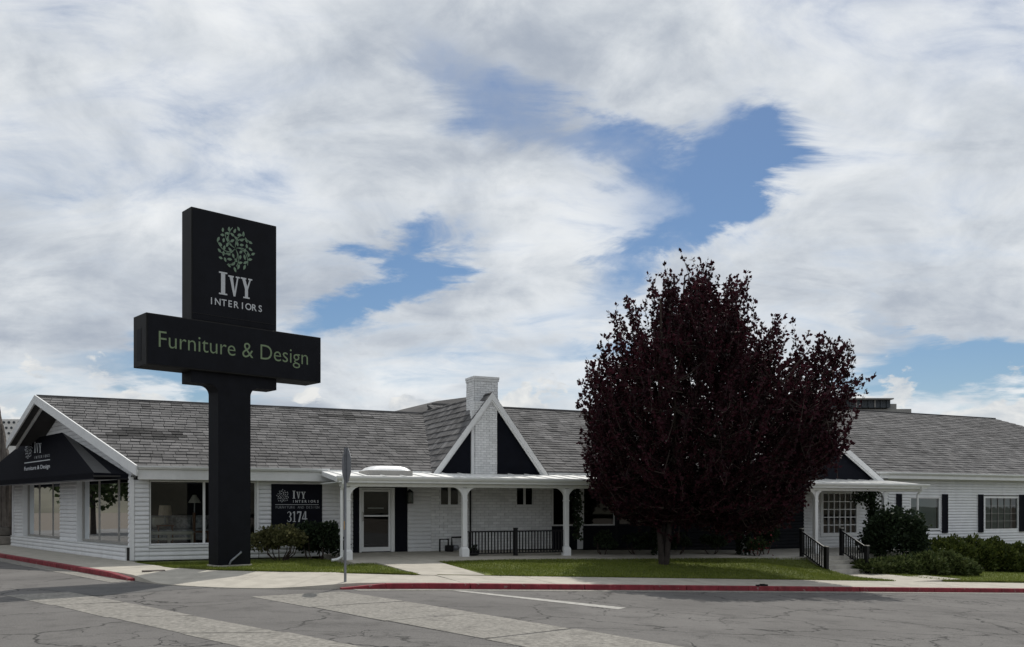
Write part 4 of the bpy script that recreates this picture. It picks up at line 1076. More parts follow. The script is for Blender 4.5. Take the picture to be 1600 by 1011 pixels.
# ================================================================== THINGS
# ---- pylon sign at the corner
PY = empty('pylon_sign', S.p(.455, .3, 0), 'tall black pylon sign with a leaf emblem and a wide lettered cross panel', 'sign')
UA, UB = S.a(298.8, 0), S.a(432, 0); WA, WB = S.a(225, 0), S.a(497.4, 0)
UZ1, WZ1, WZ0, NZ0 = 9.37, 6.43, 5.13, 4.82
PA0, PA1 = .0, S.a(391.5, 0)
m = MB(); fil = .24; pts = [(PA0, 0), (PA1, 0), (PA1, NZ0 - fil)]
pts += [(PA1 + fil - fil * math.cos(k * math.pi / 16), NZ0 - fil + fil * math.sin(k * math.pi / 16)) for k in range(1, 9)] + [(UB, NZ0), (UB, WZ0 + .01), (UA, WZ0 + .01), (UA, NZ0)]
pts += [(PA0 - fil + fil * math.sin(k * math.pi / 16), NZ0 - fil + fil * math.cos(k * math.pi / 16)) for k in range(0, 9)]
poly = [S.p(a, 0, z + (.035 if z == 0 else 0)) for a, z in pts]
m = MB(); D = .59; n = len(poly); q = [S.p(a, D, z + (.035 if z == 0 else 0)) for a, z in pts]
m.add(poly + q, [list(range(n)), list(range(n, 2 * n))[::-1]] + [[i, n + i, n + (i + 1) % n, (i + 1) % n] for i in range(n)])
m.build('pole', 'pylon', PY)
def sign_box(name, a0, a1, b0, b1, z0, z1):
    w = bevel(fbox(name, 'pylon_edge', PY, S, a0, a1, b0 + .012, b1 - .012, z0, z1), .012)
    for bb in ((b0, b0 + .011), (b1 - .011, b1)): fbox('face_panel', 'pylon', w, S, a0 + .035, a1 - .035, bb[0], bb[1], z0 + .035, z1 - .035)
    return w
ub = sign_box('emblem_cabinet', UA, UB, -.012, .60, WZ1 + .004, UZ1); wb = sign_box('name_cabinet', WA, WB, -.15, .72, WZ0, WZ1)
zs_ = S.z(360, 497, -.012) ; fbox('panel_seam', 'black', ub, S, UA + .02, UB - .02, -.020, -.011, zs_ - .008, zs_ + .008)
fbox('access_plate', 'pylon', wb, S, WA - .006, WA + .004, .18, .46, WZ0 + .15, WZ1 - .35)
fbox('footing', 'concrete', PY, S, PA0 - .03, PA1 + .03, -.03, .62, -.12, .034)
MB().tube([S.p(.30, -.03, .05), S.p(.33, -.05, .14), S.p(.62, -.04, .36), S.p(.64, .0, .37)], .028, 8).build('conduit', 'galv', PY)
up_place = lambda a, h, o: S.p(a, -.014 - o, h)
wd_place = lambda a, h, o: S.p(a, -.152 - o, h)
UB_ = -.014
ea, ez = S.ray(367.5, 388, UB_); er = (S.a(401, UB_) - S.a(334, UB_)) / 2
emblem_on(up_place, ea, ez, er, (S.z(367, 349.5, UB_) - S.z(367, 426.5, UB_)) / 2, 'leaf_emblem', 'leaf_green', ub)
def let(fr, b, ch, x0, x1, y1, y0, dz=0):
    xm = (x0 + x1) / 2; a0, a1 = fr.a(x0, b), fr.a(x1, b); z0, z1 = fr.z(xm, y0, b), fr.z(xm, y1, b); return (ch, a0, z0, a1 - a0, z1 - z0)
glyphs_on(up_place, [let(S, UB_, 'I', 342, 355, 427, 460.5), let(S, UB_, 'V', 356.5, 374.5, 431.5, 463), let(S, UB_, 'Y', 376, 394, 434.8, 466.5)], 'lettering', 'letter_white', ub)
a0, z0 = S.ray(326.5, 474.5, UB_); a1, z1 = S.ray(408.5, 487.5, UB_); cap = S.z(330, 463.8, UB_) - S.z(330, 474.0, UB_)
text_on(up_place, 'INTERIORS', a0 - .02, a1 + .05, (z0 + z1) / 2, cap, 'lettering', 'letter_white', ub, bold=.012, spread=.95)
WBp = -.152; a0, z0 = S.ray(248, 541.5, WBp); a1, z1 = S.ray(481, 570.5, WBp); cap = S.z(250, 516.5, WBp) - z0
text_on(wd_place, 'Furniture & Design', a0, a1, (z0 + z1) / 2, cap, 'lettering', 'letter_green', wb, bold=-.006)

# ---- sign board on the wall
WS = empty('wall_sign', F.p(F.a(464, -.06), -.06, 1), 'navy wall board with emblem, shop name and number 3174 above the bushes', 'sign')
ba0, ba1 = F.a(424, -.075), F.a(503.5, -.075); bz1 = F.z(464, 756.5, -.075); bz0 = F.z(464, 824, -.075)
bevel(fbox('board', 'navy', WS, F, ba0, ba1, -.075, -.03, bz0, bz1), .006)
wp = lambda a, h, o: F.p(a, -.077 - o, h); b = -.079
def fa(x): return F.a(x, b)
def fz(x, y): return F.z(x, y, b)
emblem_on(wp, fa(442), fz(442, 775), (fa(453.5) - fa(430.5)) / 2, (fz(442, 763.5) - fz(442, 786.5)) / 2, 'leaf_emblem', 'letter_white', WS, n=34, lw=.040, sw=.008)
glyphs_on(wp, [let(F, b, 'I', 457, 461.5, 767.5, 779), let(F, b, 'V', 463, 469.5, 768.5, 779), let(F, b, 'Y', 470.5, 477.5, 768.5, 779)], 'lettering', 'letter_white', WS)
text_on(wp, 'INTERIORS', fa(456), fa(499), fz(477, 785.3), fz(477, 781.5) - fz(477, 785.3), 'lettering', 'letter_white', WS, bold=.02, spread=.95)
fbox('rule', 'letter_white', WS, F, fa(430), fa(498), -.081, -.0755, fz(464, 788.8), fz(464, 788.2))
text_on(wp, 'FURNITURE AND DESIGN', fa(430), fa(499), fz(464, 794.6), fz(464, 790.8) - fz(464, 794.6), 'lettering', MT['galv'], WS, bold=.004, spread=.9)
glyphs_on(wp, [let(F, b, '3', 448, 455.5, 799, 815.5), let(F, b, '1', 457, 462.5, 799, 815.5), let(F, b, '7', 463.5, 471, 799, 815.5), let(F, b, '4', 471.5, 480, 799, 815.5)], 'number', 'letter_white', WS)

# ---- awning over the side windows
AW = empty('awning', LF.p(6, -.4, 2.4), 'black canvas awning with white emblem and shop name above the side windows', 'awning')
zt_ = 4.16; kt0, kt1 = LF.a(97, -.03), LF.a(41, -.03); kb0, kb1 = .75, 16.5; pb = -.80; zv1, zv0 = 2.585, 2.385
T0, T1 = LF.p(kt0, -.03, zt_), LF.p(kt1, -.03, zt_); B0, B1 = LF.p(kb0, pb, zv1), LF.p(kb1, pb, zv1); W0, W1 = LF.p(.08, -.05, zv1 - .05), LF.p(lk1 + 1.5, -.05, zv1)
ft = obj('front_canvas', [T0, T1, B1, B0], [[0, 1, 2, 3]], 'fabric', AW); TM = Vector(T0).lerp(Vector(W0), .0); KM = LF.a(117, -.03); T2 = LF.p(KM, -.03, zt_ - .35); B2 = tuple(Vector(B0).lerp(Vector(W0), .5))
obj('end_canvas', [T0, B0, B2, T2], [[0, 1, 2, 3]], 'fabric_sheen', AW); obj('end_canvas', [T2, B2, W0], [[0, 1, 2]], 'fabric', AW); obj('end_canvas', [T1, W1, B1], [[0, 1, 2]], 'fabric', AW)  # upper strip of the near end carries the painted sheen
dn = Vector((0, 0, zv0 - zv1))
obj('valance', [B0, B1, Vector(B1) + dn, Vector(B0) + dn, W0, Vector(W0) + dn * .75], [[0, 1, 2, 3], [4, 0, 3, 5]], 'fabric', AW)
MB().tube([Vector(W0) + dn * .7, Vector(B0) + dn, Vector(B1) + dn], .016, 6).build('frame_tube', 'black', AW)
# a point on the sloping front canvas from pixels of the photograph
nA = (Vector(T1) - Vector(T0)).cross(Vector(B0) - Vector(T0)).normalized()
if nA.y > 0: nA = -nA
tA = (Vector(T1) - Vector(T0)).normalized(); uA = Vector((0, 0, 1)) - nA * nA.z; uA.normalize(); SHR = 0.0
def awp(px, py):
    d = Vector(((px - 800) / FPX, 1, (HOR - py) / FPX)); o = Vector((0, 0, EYE)); k = (Vector(T0) - o).dot(nA) / d.dot(nA); v = o + d * k - Vector(T0)
    return -v.dot(tA) + SHR * v.dot(uA), v.dot(uA)
(q0, w0_), (q1, w1_) = awp(58, 700), awp(58, 720); SHR = -(q0 - q1) / (w0_ - w1_)
aw_place = lambda a, h, o: tuple(Vector(T0) - tA * (a - SHR * h) + uA * h + nA * (.004 + o))
(e0, f0), (e1, f1) = awp(38.5, 703), awp(51.5, 703); (_, f2), (_, f3) = awp(45, 686), awp(45, 720)
emblem_on(aw_place, (e0 + e1) / 2, (f2 + f3) / 2, (e1 - e0) / 2, (f2 - f3) / 2, 'leaf_emblem', 'letter_white', AW, n=36, lw=.05, sw=.008)
def alet(ch, x0, x1, y1, y0):
    a0, h0 = awp(x0, y0); a1, _ = awp(x1, y0); _, h1 = awp(x0, y1); return (ch, a0, h0, a1 - a0, h1 - h0)
glyphs_on(aw_place, [alet('I', 53.6, 56.2, 692, 708), alet('V', 56.8, 60.6, 693, 708), alet('Y', 61, 65.2, 693, 708)], 'lettering', 'letter_white', AW)
a0, h0 = awp(53.4, 717.2); a1, _ = awp(78.5, 717); _, h1 = awp(66, 711.5); text_on(aw_place, 'INTERIORS', a0, a1, h0, h1 - h0, 'lettering', 'letter_white', AW, bold=.02, spread=.95)
a0, h0 = awp(38.4, 724.4); a1, h1 = awp(78.4, 722.0); h1 = h0 + .035; obj('rule', [aw_place(a0, h0, .004), aw_place(a1, h0, .004), aw_place(a1, h1, .004), aw_place(a0, h1, .004)], [[0, 1, 2, 3]], 'letter_white', AW)
a0, h0 = awp(38.2, 735.6); a1, _ = awp(78.4, 735.6); _, h1 = awp(58, 727.5); text_on(aw_place, 'Furniture & Design', a0, a1, h0, h1 - h0, 'lettering', 'letter_white', AW, bold=.008)

# ---- stop sign, seen almost edge-on from behind
ss, stt = F.inv(-3.63 + .0, 19.55); z0 = .02
ST = empty('stop_sign', F.p(ss, stt, z0), 'octagonal traffic sign on a steel post, seen nearly edge on at the kerb', 'traffic sign')
m = MB(); m.box(F, ss - .012, ss + .012, stt - .03, stt + .03, z0 - .1, 2.88); m.box(F, ss - .03, ss - .0125, stt - .03, stt - .018, z0 - .1, 2.88).box(F, ss - .03, ss - .0125, stt + .018, stt + .03, z0 - .1, 2.88); m.build('post', 'galv', ST)
oc = [(.375 / math.cos(R(22.5)) * math.cos(R(22.5 + 45 * k)), .375 / math.cos(R(22.5)) * math.sin(R(22.5 + 45 * k))) for k in range(8)]
zc_ = 2.50
MB().prism([F.p(ss + .016, stt + x, zc_ + y) for x, y in oc], (F.ex[0] * .006, F.ex[1] * .006, 0)).build('plate', 'galv', ST)
MB().prism([F.p(ss + .0225, stt + x, zc_ + y) for x, y in oc], (F.ex[0] * .001, F.ex[1] * .001, 0)).build('border', 'trim', ST)
MB().prism([F.p(ss + .024, stt + x * .94, zc_ + y * .94) for x, y in oc], (F.ex[0] * .001, F.ex[1] * .001, 0)).build('face', 'sign_red', ST)
fbox('sticker', 'sticker', ST, F, ss - .0325, ss - .0305, stt - .028, stt + .028, 1.10, 1.28)
for zz in (2.25, 2.75): MB().tube([F.p(ss - .02, stt, zz), F.p(ss + .03, stt, zz)], .012, 6).build('bolt', 'galv', ST)

# ---- porch railing between the posts, and the two stair railings
RL = empty('porch_railing', F.p((post_s[1] + post_s[2]) / 2, PT, 0), 'black iron railing between two white posts of the porch', 'railing')
r0, r1 = post_s[1] + .11, post_s[2] - .11; zf_ = lambda s: zp(s) + .02
zt_r = F.z(800, 829, PT)
m = MB().box(F, r0, r1, PT - .028, PT + .028, zt_r - .045, zt_r); bevel(m.build('top_rail', 'black', RL), .01); fbox('bottom_rail', 'black', RL, F, r0, r1, PT - .018, PT + .018, .10, .135)
rm = F.a(805.5, PT); fbox('middle_post', 'black', RL, F, rm - .055, rm + .055, PT - .055, PT + .055, zf_(rm), zt_r + .06); fbox('post_cap', 'black', RL, F, rm - .065, rm + .065, PT - .065, PT + .065, zt_r + .061, zt_r + .09)
me0 = None; nb = 31
for i in range(nb):
    s = r0 + (r1 - r0) * (i + .5) / nb
    if abs(s - rm) < .07: continue
    o = fbox('baluster', 'black', RL, F, s - .016, s + .016, PT - .016, PT + .016, .1355, zt_r - .046) if me0 is None else None
    if o: me0 = o; s_ref = s
    else:
        c = me0.copy(); p, q_ = F.p(s, PT, 0), F.p(s_ref, PT, 0); link(c, WL[me0] + Vector((p[0] - q_[0], p[1] - q_[1], 0)), RL)
def stair_rail(s, label):
    t0, t1 = -3.55, -4.75; zA, zB = -.20, -.80
    r = empty('stair_railing', F.p(s, (t0 + t1) / 2, zB), label, 'railing', 'stair railings')
    for t, z in ((t0, zA), (t1, zB)):
        bevel(fbox('newel_post', 'black', r, F, s - .06, s + .06, t - .06, t + .06, z - .05, z + .98), .008); fbox('post_cap', 'alu', r, F, s - .07, s + .07, t - .07, t + .07, z + .981, z + 1.01)
    n = (F.ey[0] * 0, 0, 0)
    def bar(name, h, w, hh, mt):
        P0, P1 = F.p(s - w, t0 - .061, zA - .02 + h), F.p(s - w, t1 + .061, zB + .06 + h)
        return MB().prism([P0, P1, (P1[0], P1[1], P1[2] + hh), (P0[0], P0[1], P0[2] + hh)], (F.ex[0] * 2 * w, F.ex[1] * 2 * w, 0)).build(name, mt, r)
    bar('top_rail', .86, .03, .045, 'black'); bar('bottom_rail', .12, .018, .035, 'black'); bar('hand_strip', .907, .026, .006, 'alu')
    nb = 10
    for i in range(nb):
        f = (i + .5) / nb; t = t0 - .061 + (t1 - t0 + .122) * f; z = zA - .02 + (zB + .06 - zA + .02) * f
        fbox('baluster', 'black', r, F, s - .016, s + .016, t - .016, t + .016, z + .156, z + .859)
stair_rail(22.05, 'black stair railing left of the entrance steps, beside the lawn')
stair_rail(23.95, 'black stair railing right of the entrance steps, beside the bushes')

# ---- wall lantern, gas meter, hose reel by the railing
a, z = F.ray(640, 775, -.14); LN = empty('wall_lantern', F.p(a, -.03, z), 'black wall lantern beside the door on the white siding', 'lamp')
fbox('back_plate', 'black', LN, F, a - .05, a + .05, -.055, -.036, z - .12, z + .16)
MB().tube([F.p(a, -.055, z + .10), F.p(a, -.10, z + .20), F.p(a, -.15, z + .21)], .012, 6).build('arm', 'black', LN)
m = MB()
for x in (-.085, .085):
    for y in (-.085, .085): m.box(F, a + x - .01, a + x + .01, -.15 + y - .01, -.15 + y + .01, z - .22, z + .12)
m.box(F, a - .095, a + .095, -.245, -.055, z - .25, z - .221); m.build('cage', 'black', LN)
lo = [F.p(a + x * .11, -.15 + y * .11, z + .121) for x, y in ((-1, -1), (1, -1), (1, 1), (-1, 1))]; MB().add(lo + [F.p(a, -.15, z + .23)], [[3, 2, 1, 0], [0, 1, 4], [1, 2, 4], [2, 3, 4], [3, 0, 4]]).build('hood', 'black', LN)
m = MB()
for (x0, x1, y0, y1) in ((-.075, .075, -.0855, -.0845), (-.075, .075, .0845, .0855)): m.box(F, a + x0, a + x1, -.15 + y0, -.15 + y1, z - .22, z + .12)
m.build('pane', 'glass_dark', LN)
s0, s1 = F.a(688, -.45), F.a(722, -.45); GM = empty('gas_meter', F.p((s0 + s1) / 2, -.4, .1), 'grey gas meter with bent pipes at the foot of the brick wall', 'gas meter')
MB().tube([F.p(s0, -.4, .08), F.p(s0, -.4, .50), F.p(s0 + .3, -.4, .50), F.p(s0 + .3, -.4, .28)], .03, 8).build('inlet_pipe', 'black', GM)
MB().tube([F.p(s1 - .35, -.4, .3), F.p(s1 - .35, -.4, .56), F.p(s1 + .1, -.4, .56), F.p(s1 + .1, -.1, .56)], .03, 8).build('outlet_pipe', 'black', GM)
bevel(fbox('meter_body', 'black', GM, F, s0 + .2, s0 + .46, -.5, -.3, .09, .30), .03); MB().lathe(F.p(s0 + .56, -.4, .12), [(.02, 0), (.11, .02), (.13, .09), (.10, .17), (.03, .19)]).build('regulator', 'galv', GM)
s0 = post_s[1] + .25; HB = empty('black_planter', F.p(s0 + .15, PT + .3, .02), 'low black pot with a little plant at the left end of the porch railing', 'pot')
MB().lathe(F.p(s0 + .18, PT + .32, .03), [(.10, 0), (.16, .04), (.18, .15), (.15, .16), (.14, .12)]).build('bowl', 'black', HB)
P_ = np.array(F.p(s0 + .18, PT + .32, .19)) + rng.normal(0, .07, (60, 3)); v, f = leaves_mesh(P_, np.tile([0, 0, 1.], (60, 1)), .09); obj('foliage', v, f, 'shrub_dark', HB, tone=rng.uniform(0, 1, 60))
# broken bit of black debris at the kerb
s, t = gpx(1217, 920, .12); DB = MB()
for k in range(7): 
    x, y = s + random.uniform(-.25, .25), CURB + random.uniform(-.02, .12); DB.box(F, x, x + random.uniform(.05, .14), y - .03, y + .03, zc(x) + .005, zc(x) + random.uniform(.03, .07))
DB.build('kerb_debris', 'black', None, label='black crumbled rubber debris lying on the red kerb', cat='debris')

# ---- furniture behind the shop window
FL = .405
def bench(s, t, label):
    r = empty('bench', F.p(s, t, FL), label, 'bench', 'benches in the shop window'); w, d = .36, .20
    bevel(fbox('seat', 'cream', r, F, s - w, s + w, t - d, t + d, FL + .34, FL + .44), .03)
    for x in (-1, 1):
        for y in (-1, 1): fbox('leg', 'cream', r, F, s + x * (w - .03) - .025, s + x * (w - .03) + .025, t + y * (d - .03) - .025, t + y * (d - .03) + .025, FL, FL + .339)
    for y in (-1, 1): fbox('stretcher', 'cream', r, F, s - w + .056, s + w - .056, t + y * (d - .03) - .015, t + y * (d - .03) + .015, FL + .20, FL + .24)
bench(F.a(246, .45), .48, 'left one of the two cream upholstered benches behind the large front window')
bench(F.a(282, .45), .48, 'right one of the two cream upholstered benches behind the large front window')
s = F.a(282, 2.4); SO = empty('sofa', F.p(s, 2.4, FL), 'grey patterned sofa with scatter cushions behind the front window benches', 'sofa')
bevel(fbox('seat', 'sofa', SO, F, s - .95, s + .95, 2.0, 2.7, FL + .1, FL + .45), .05); bevel(fbox('backrest', 'sofa', SO, F, s - .95, s + .95, 2.702, 2.95, FL + .1, FL + .9), .06)
for x in (-1, 1): bevel(fbox('arm', 'sofa', SO, F, s + x * 1.06 - .1, s + x * 1.06 + .1, 2.0, 2.95, FL + .05, FL + .65), .05)
for x in (-.6, .1, .6): bevel(fbox('cushion', 'cream' if x < 0 else 'sofa', SO, F, s + x - .24, s + x + .24, 2.45, 2.69, FL + .46, FL + .86), .08, 3)
def lamp(name, s, t, zb, h, r0, r1, sh, label, stem='alu', shade='shade'):
    r = empty(name, F.p(s, t, zb), label, 'lamp'); c = F.p(s, t, zb)
    MB().lathe(c, [(.11, 0), (.12, .02), (.03, .04), (.02, h)]).build('stand', stem, r)
    MB().lathe((c[0], c[1], zb + h), [(r0, 0), ((r0 + r1) / 2 * 1.03, sh * .5), (r1, sh)], 18).build('lamp_shade', shade, r)
TB = empty('side_table', F.p(F.a(258, 2.2), 2.2, FL), 'small dark side table carrying the lamp behind the front window', 'table'); a = F.a(258, 2.2)
fbox('top', 'wood', TB, F, a - .25, a + .25, 1.95, 2.45, FL + .56, FL + .60)
for x in (-1, 1):
    for y in (-1, 1): fbox('leg', 'wood', TB, F, a + x * .21 - .02, a + x * .21 + .02, 2.2 + y * .21 - .02, 2.2 + y * .21 + .02, FL, FL + .559)
lamp('table_lamp', a, 2.2, FL + .602, .30, .20, .17, .32, 'table lamp with linen drum shade behind the front window')
lamp('floor_lamp', F.a(304, 1.9), 1.9, FL, 1.30, .20, .05, .26, 'slim floor lamp with a pale domed shade behind the front window', shade='cream')
s = F.a(313, .9); CH = empty('wooden_chair', F.p(s, 1, FL), 'brown wooden chair beside the window mullion', 'chair')
bevel(fbox('backrest', 'wood', CH, F, s - .20, s - .15, .75, 1.2, FL + .42, FL + 1.0), .02); bevel(fbox('seat', 'wood', CH, F, s - .15, s + .28, .75, 1.2, FL + .38, FL + .43), .015)
for x in (-.17, .25):
    for y in (.78, 1.17): fbox('leg', 'wood', CH, F, s + x - .02, s + x + .02, y - .02, y + .02, FL, FL + .379)
k = LF.a(168, .9); AC = empty('armchair', LF.p(k, 1.1, FL), 'pale upholstered armchair behind the side window', 'armchair')
bevel(fbox('seat', 'cream', AC, LF, k - .3, k + .3, .8, 1.4, FL + .15, FL + .45), .05); bevel(fbox('backrest', 'cream', AC, LF, k + .302, k + .45, .75, 1.45, FL + .1, FL + 1.05), .06)
for y in (.74, 1.46): bevel(fbox('arm', 'cream', AC, LF, k - .3, k + .3, y - .06, y + .06, FL + .1, FL + .62), .04)
for x in (-.27, .27):
    for y in (.85, 1.35): fbox('leg', 'wood', AC, LF, k + x - .02, k + x + .02, y - .02, y + .02, FL, FL + .149)

# ================================================================== PLANTS
# ---- purple leaved tree on the lawn
TD = 27.9
ts_, tt_ = F.inv((1037 - 800) / FPX * TD, TD); tz = zlawn(ts_, tt_); TB0 = F.p(ts_, tt_, tz)
TR = empty('purple_leaf_tree', TB0, 'large purple leaved tree with forked trunk on the lawn before the porch', 'tree')
def tp(px, py, dy=0.0):                              # the crown narrows towards its front, like a ball
    k = (TD + min(dy, 0) * .9) / TD; return np.array([(px - 800) / FPX * TD * k, TD + dy, EYE + (HOR - py) / FPX * TD * k])
OUT = [(892, 600), (904, 560), (930, 535), (957, 490), (998, 455), (1022, 418), (1060, 400), (1098, 396), (1120, 402), (1170, 424), (1188, 440), (1196, 480), (1236, 494), (1268, 524), (1318, 528), (1348, 542), (1368, 590),
       (1356, 612), (1318, 632), (1334, 668), (1328, 700), (1300, 712), (1290, 750), (1258, 785), (1235, 815), (1180, 828), (1100, 822), (1062, 812), (1010, 818), (958, 800), (918, 760), (892, 716), (905, 655)]
def inside(px, py, poly=OUT):
    c = False; j = len(poly) - 1
    for i in range(len(poly)):
        (x0, y0), (x1, y1) = poly[i], poly[j]
        if (y0 > py) != (y1 > py) and px < (x1 - x0) * (py - y0) / (y1 - y0) + x0: c = not c
        j = i
    return c
def edge_dist(px, py):
    best = 1e9
    for (x0, y0), (x1, y1) in zip(OUT, OUT[1:] + OUT[:1]):
        dx, dy = x1 - x0, y1 - y0; k = max(0, min(1, ((px - x0) * dx + (py - y0) * dy) / (dx * dx + dy * dy))); best = min(best, math.hypot(px - x0 - k * dx, py - y0 - k * dy))
    return best
CORE = [(912, 690), (935, 620), (965, 570), (1000, 520), (1030, 468), (1062, 440), (1100, 425), (1140, 448), (1165, 490), (1195, 530), (1240, 575), (1290, 615), (1312, 655), (1300, 705), (1282, 750), (1255, 785), (1235, 815), (1180, 828), (1100, 822), (1062, 812), (1010, 818), (958, 800), (918, 755)]
tr = random.Random(5)
cenp = (1085, 760)
limbs = []
trunk = MB()
fork = tp(1040, 800, .0)
for a, b, r0, r1 in (((-3, 0), (1028, 805), .10, .08), ((4, .05), (1047, 795), .11, .085), ((0, .15), (1038, 790), .09, .075)):
    base = np.array(TB0) + np.array([a[0] / 50 * .9, a[1], -.08]); e = tp(b[0], b[1], a[1]); mid = base * .5 + e * .5 + np.array([tr.uniform(-.04, .04), 0, 0])
    trunk.tube([base + np.array([0, 0, -.05]), base + np.array([0, 0, .12]), mid, e], [r0 * 1.25, r0 * 1.05, (r0 + r1) / 2, r1], 9)
trunk.build('trunk', 'bark', TR, smooth=True)
branches = MB(); starts = [tp(1026, 805), tp(1049, 795, .1), tp(1040, 790, .25)]
ends = [(935, 600), (960, 690), (985, 520), (1030, 470), (1070, 430), (1110, 430), (1150, 470), (1200, 520), (1250, 560), (1310, 570), (1290, 660), (1230, 690), (1140, 600), (1050, 600), (1100, 690), (1000, 640), (1180, 620), (1240, 620)]
nodes = []
for i, (px, py) in enumerate(ends):
    st_ = starts[i % 3]; dy = tr.uniform(-2.4, 2.4); e = tp(px, py, dy); ctrl = st_ * .45 + e * .55 + np.array([0, 0, -.35]); pts = []
    for k in range(7):
        f = k / 6; p = st_ * (1 - f) ** 2 + 2 * ctrl * f * (1 - f) + e * f * f; pts.append(p + rng.normal(0, .05, 3) * (0 < k < 6))
    branches.tube(pts, [.085 * (1 - .85 * k / 6) + .008 for k in range(7)], 6)
    nodes += pts[2:]
nodes = np.array(nodes)
LP, LD, LT = [], [], []; shoots = 0
NSH = 3300
while shoots < NSH:
    spray = shoots > NSH - 640                      # long free shoots that break the outline
    px, py = tr.uniform(880, 1378), tr.uniform(388, 830)
    if not inside(px, py): continue
    ed = edge_dist(px, py)
    if spray:
        if ed > 60 or py > 720: continue
        if math.sin(px * .11) + math.sin(py * .13 + 1) < tr.uniform(-1.3, .8): continue      # shoots come in tufts, with gaps between
    elif not inside(px, py, CORE): continue
    elif py < 600 and tr.random() > .25 + ed / 130: continue
    dep = 3.7 * (1 - math.exp(-ed / 75)) + .25; dy = tr.uniform(-1, 1) * dep
    tip = tp(px, py, dy); core = tp(cenp[0], min(cenp[1], py + 190), 0)
    dr_ = tip - core; dr_ /= np.linalg.norm(dr_); dr_ = dr_ + np.array([tr.gauss(0, .3), tr.gauss(0, .35), .55 + tr.gauss(0, .25)]); dr_ /= np.linalg.norm(dr_)
    ln = tr.uniform(1.2, 2.3) if spray else tr.uniform(.5, 1.15)
    if spray: tip = tip + dr_ * tr.uniform(-.5, .30)
    base = tip - dr_ * ln; bend = np.array([tr.gauss(0, .12), tr.gauss(0, .10), -.12])
    npt = 5; pts = [base * (1 - f) + tip * f + bend * 4 * f * (1 - f) for f in [k / (npt - 1) for k in range(npt)]]
    branches.tube(pts, [.012, .010, .008, .006, .003], 3, cap=False)
    if shoots % 3 == 0:
        nd = nodes[np.argmin(((nodes - base) ** 2).sum(1))]; branches.tube([nd, (nd + base) / 2 + np.array([0, 0, -.08]), base], [.022, .016, .011], 4, cap=False)
    nl = int(ln * (26 if spray else 34)); tone = max(0, min(1, tr.gauss(.62 if spray else .42, .2)))
    for k in range(nl):
        f = tr.random() ** .8; i = min(npt - 2, int(f * (npt - 1))); g = f * (npt - 1) - i; p = pts[i] * (1 - g) + pts[i + 1] * g
        if spray: f = (int(f * 9) + tr.uniform(.3, .7)) / 9; f = min(f, .999); i = min(npt - 2, int(f * (npt - 1))); g = f * (npt - 1) - i; p = pts[i] * (1 - g) + pts[i + 1] * g
        LP.append(p + rng.normal(0, .03, 3)); LD.append(dr_ * .8); LT.append(max(0, min(1, tone + tr.gauss(0, .18))))
    shoots += 1
branches.build('branches', 'twig', TR)
v, f = leaves_mesh(np.array(LP), np.array(LD), .118, .36, .75); obj('crown', v, f, 'plum', TR, tone=np.array(LT))

# ---- bushes
def at(px, py, t): s, z = F.ray(px, py, t); return F.p(s, t, z)
def on(px, t): s = F.a(px, t); return F.p(s, t, zlawn(s, t))
shrub('flowering_bush', 'open yellow green bush with bare stems left of the wall board', 'bush', on(437, -1.3), (1.0, .65, .58), 4200, .085, 'shrub_yellow', 10, lumps=16, shell=.4)
shrub('dense_bush', 'dark dense bush between the yellow green bush and the porch downspout', 'bush', tuple(np.array(on(496, -1.25)) - [0, 0, .2]), (.92, .65, .72), 6500, .085, 'shrub_dark', 6, lumps=18, shell=.4)
shrub('porch_bush', 'dark leafy bush climbing the porch post beside the entrance steps', 'bush', F.p(21.4, -2.4, -.2), (.5, .5, .95), 3600, .09, 'shrub_dark', 4, lumps=12)
shrub('rose_bush', 'small rose bush with red blossoms at the left foot of the entrance steps', 'bush', F.p(20.4, -3.1, -.18), (.42, .35, .36), 900, .07, 'shrub', 4)
P_ = np.array(F.p(20.4, -3.3, .15)) + rng.normal(0, 1, (60, 3)) * np.array([.25, .2, .18]); v, f = leaves_mesh(P_, np.tile([0, -.5, .6], (60, 1)), .06, .6)
obj('blossom', v, f, 'flower', [o for o in COL.objects if o.name.startswith('rose_bush')][0], tone=rng.uniform(0, 1, 60), kind='stuff')
for i, (s, t, w) in enumerate(((14.6, -2.2, .5), (16.0, -2.1, .6), (17.6, -2.2, .55), (19.1, -2.2, .6))):
    shrub('porch_plant', ['rounded dark shrub on the shaded porch just right of the second post', 'dark shrub on the shaded porch directly behind the tree trunk', 'dark shrub on the shaded porch, second to the right of the trunk', 'dark shrub on the shaded porch nearest the rose bush'][i],
          'bush', F.p(s, t, zp(s) + .02), (w, .4, .42), 900, .08, 'shrub_dark', 3)
rs = F.a(1402, -3.6)
shrub('tall_bush', 'tall dark broadleaf bush at the right end of the porch', 'bush', F.p(rs, -3.5, zlawn(rs, -3.5) - .3), (1.30, 1.0, 1.42), 11000, .12, 'shrub_dark', 8, lumps=30, asp=.5, shell=.3)
def creeper(name, label, px, t, z0, z1, w, n, material):
    s = F.a(px, t); r = empty(name, F.p(s, t, z0), label, 'climber')
    zz = rng.uniform(z0, z1, n); wd = w * (.6 + .4 * np.sin(zz * 3.1 + 1)); P = np.array([F.p(s + rng.normal(0, 1) * k * .5, t + rng.normal(0, 1) * .12, z) for k, z in zip(wd, zz)])
    v, f = leaves_mesh(P, np.tile([0, -.4, -.3], (n, 1)), .10, .5); obj('foliage', v, f, material, r, tone=rng.beta(2, 3, n))
    MB().tube([F.p(s + .05 * math.sin(k * 2), t, z0 + (z1 - z0) * k / 6) for k in range(7)], [.03 - .003 * k for k in range(7)], 5).build('stem', 'twig', r)
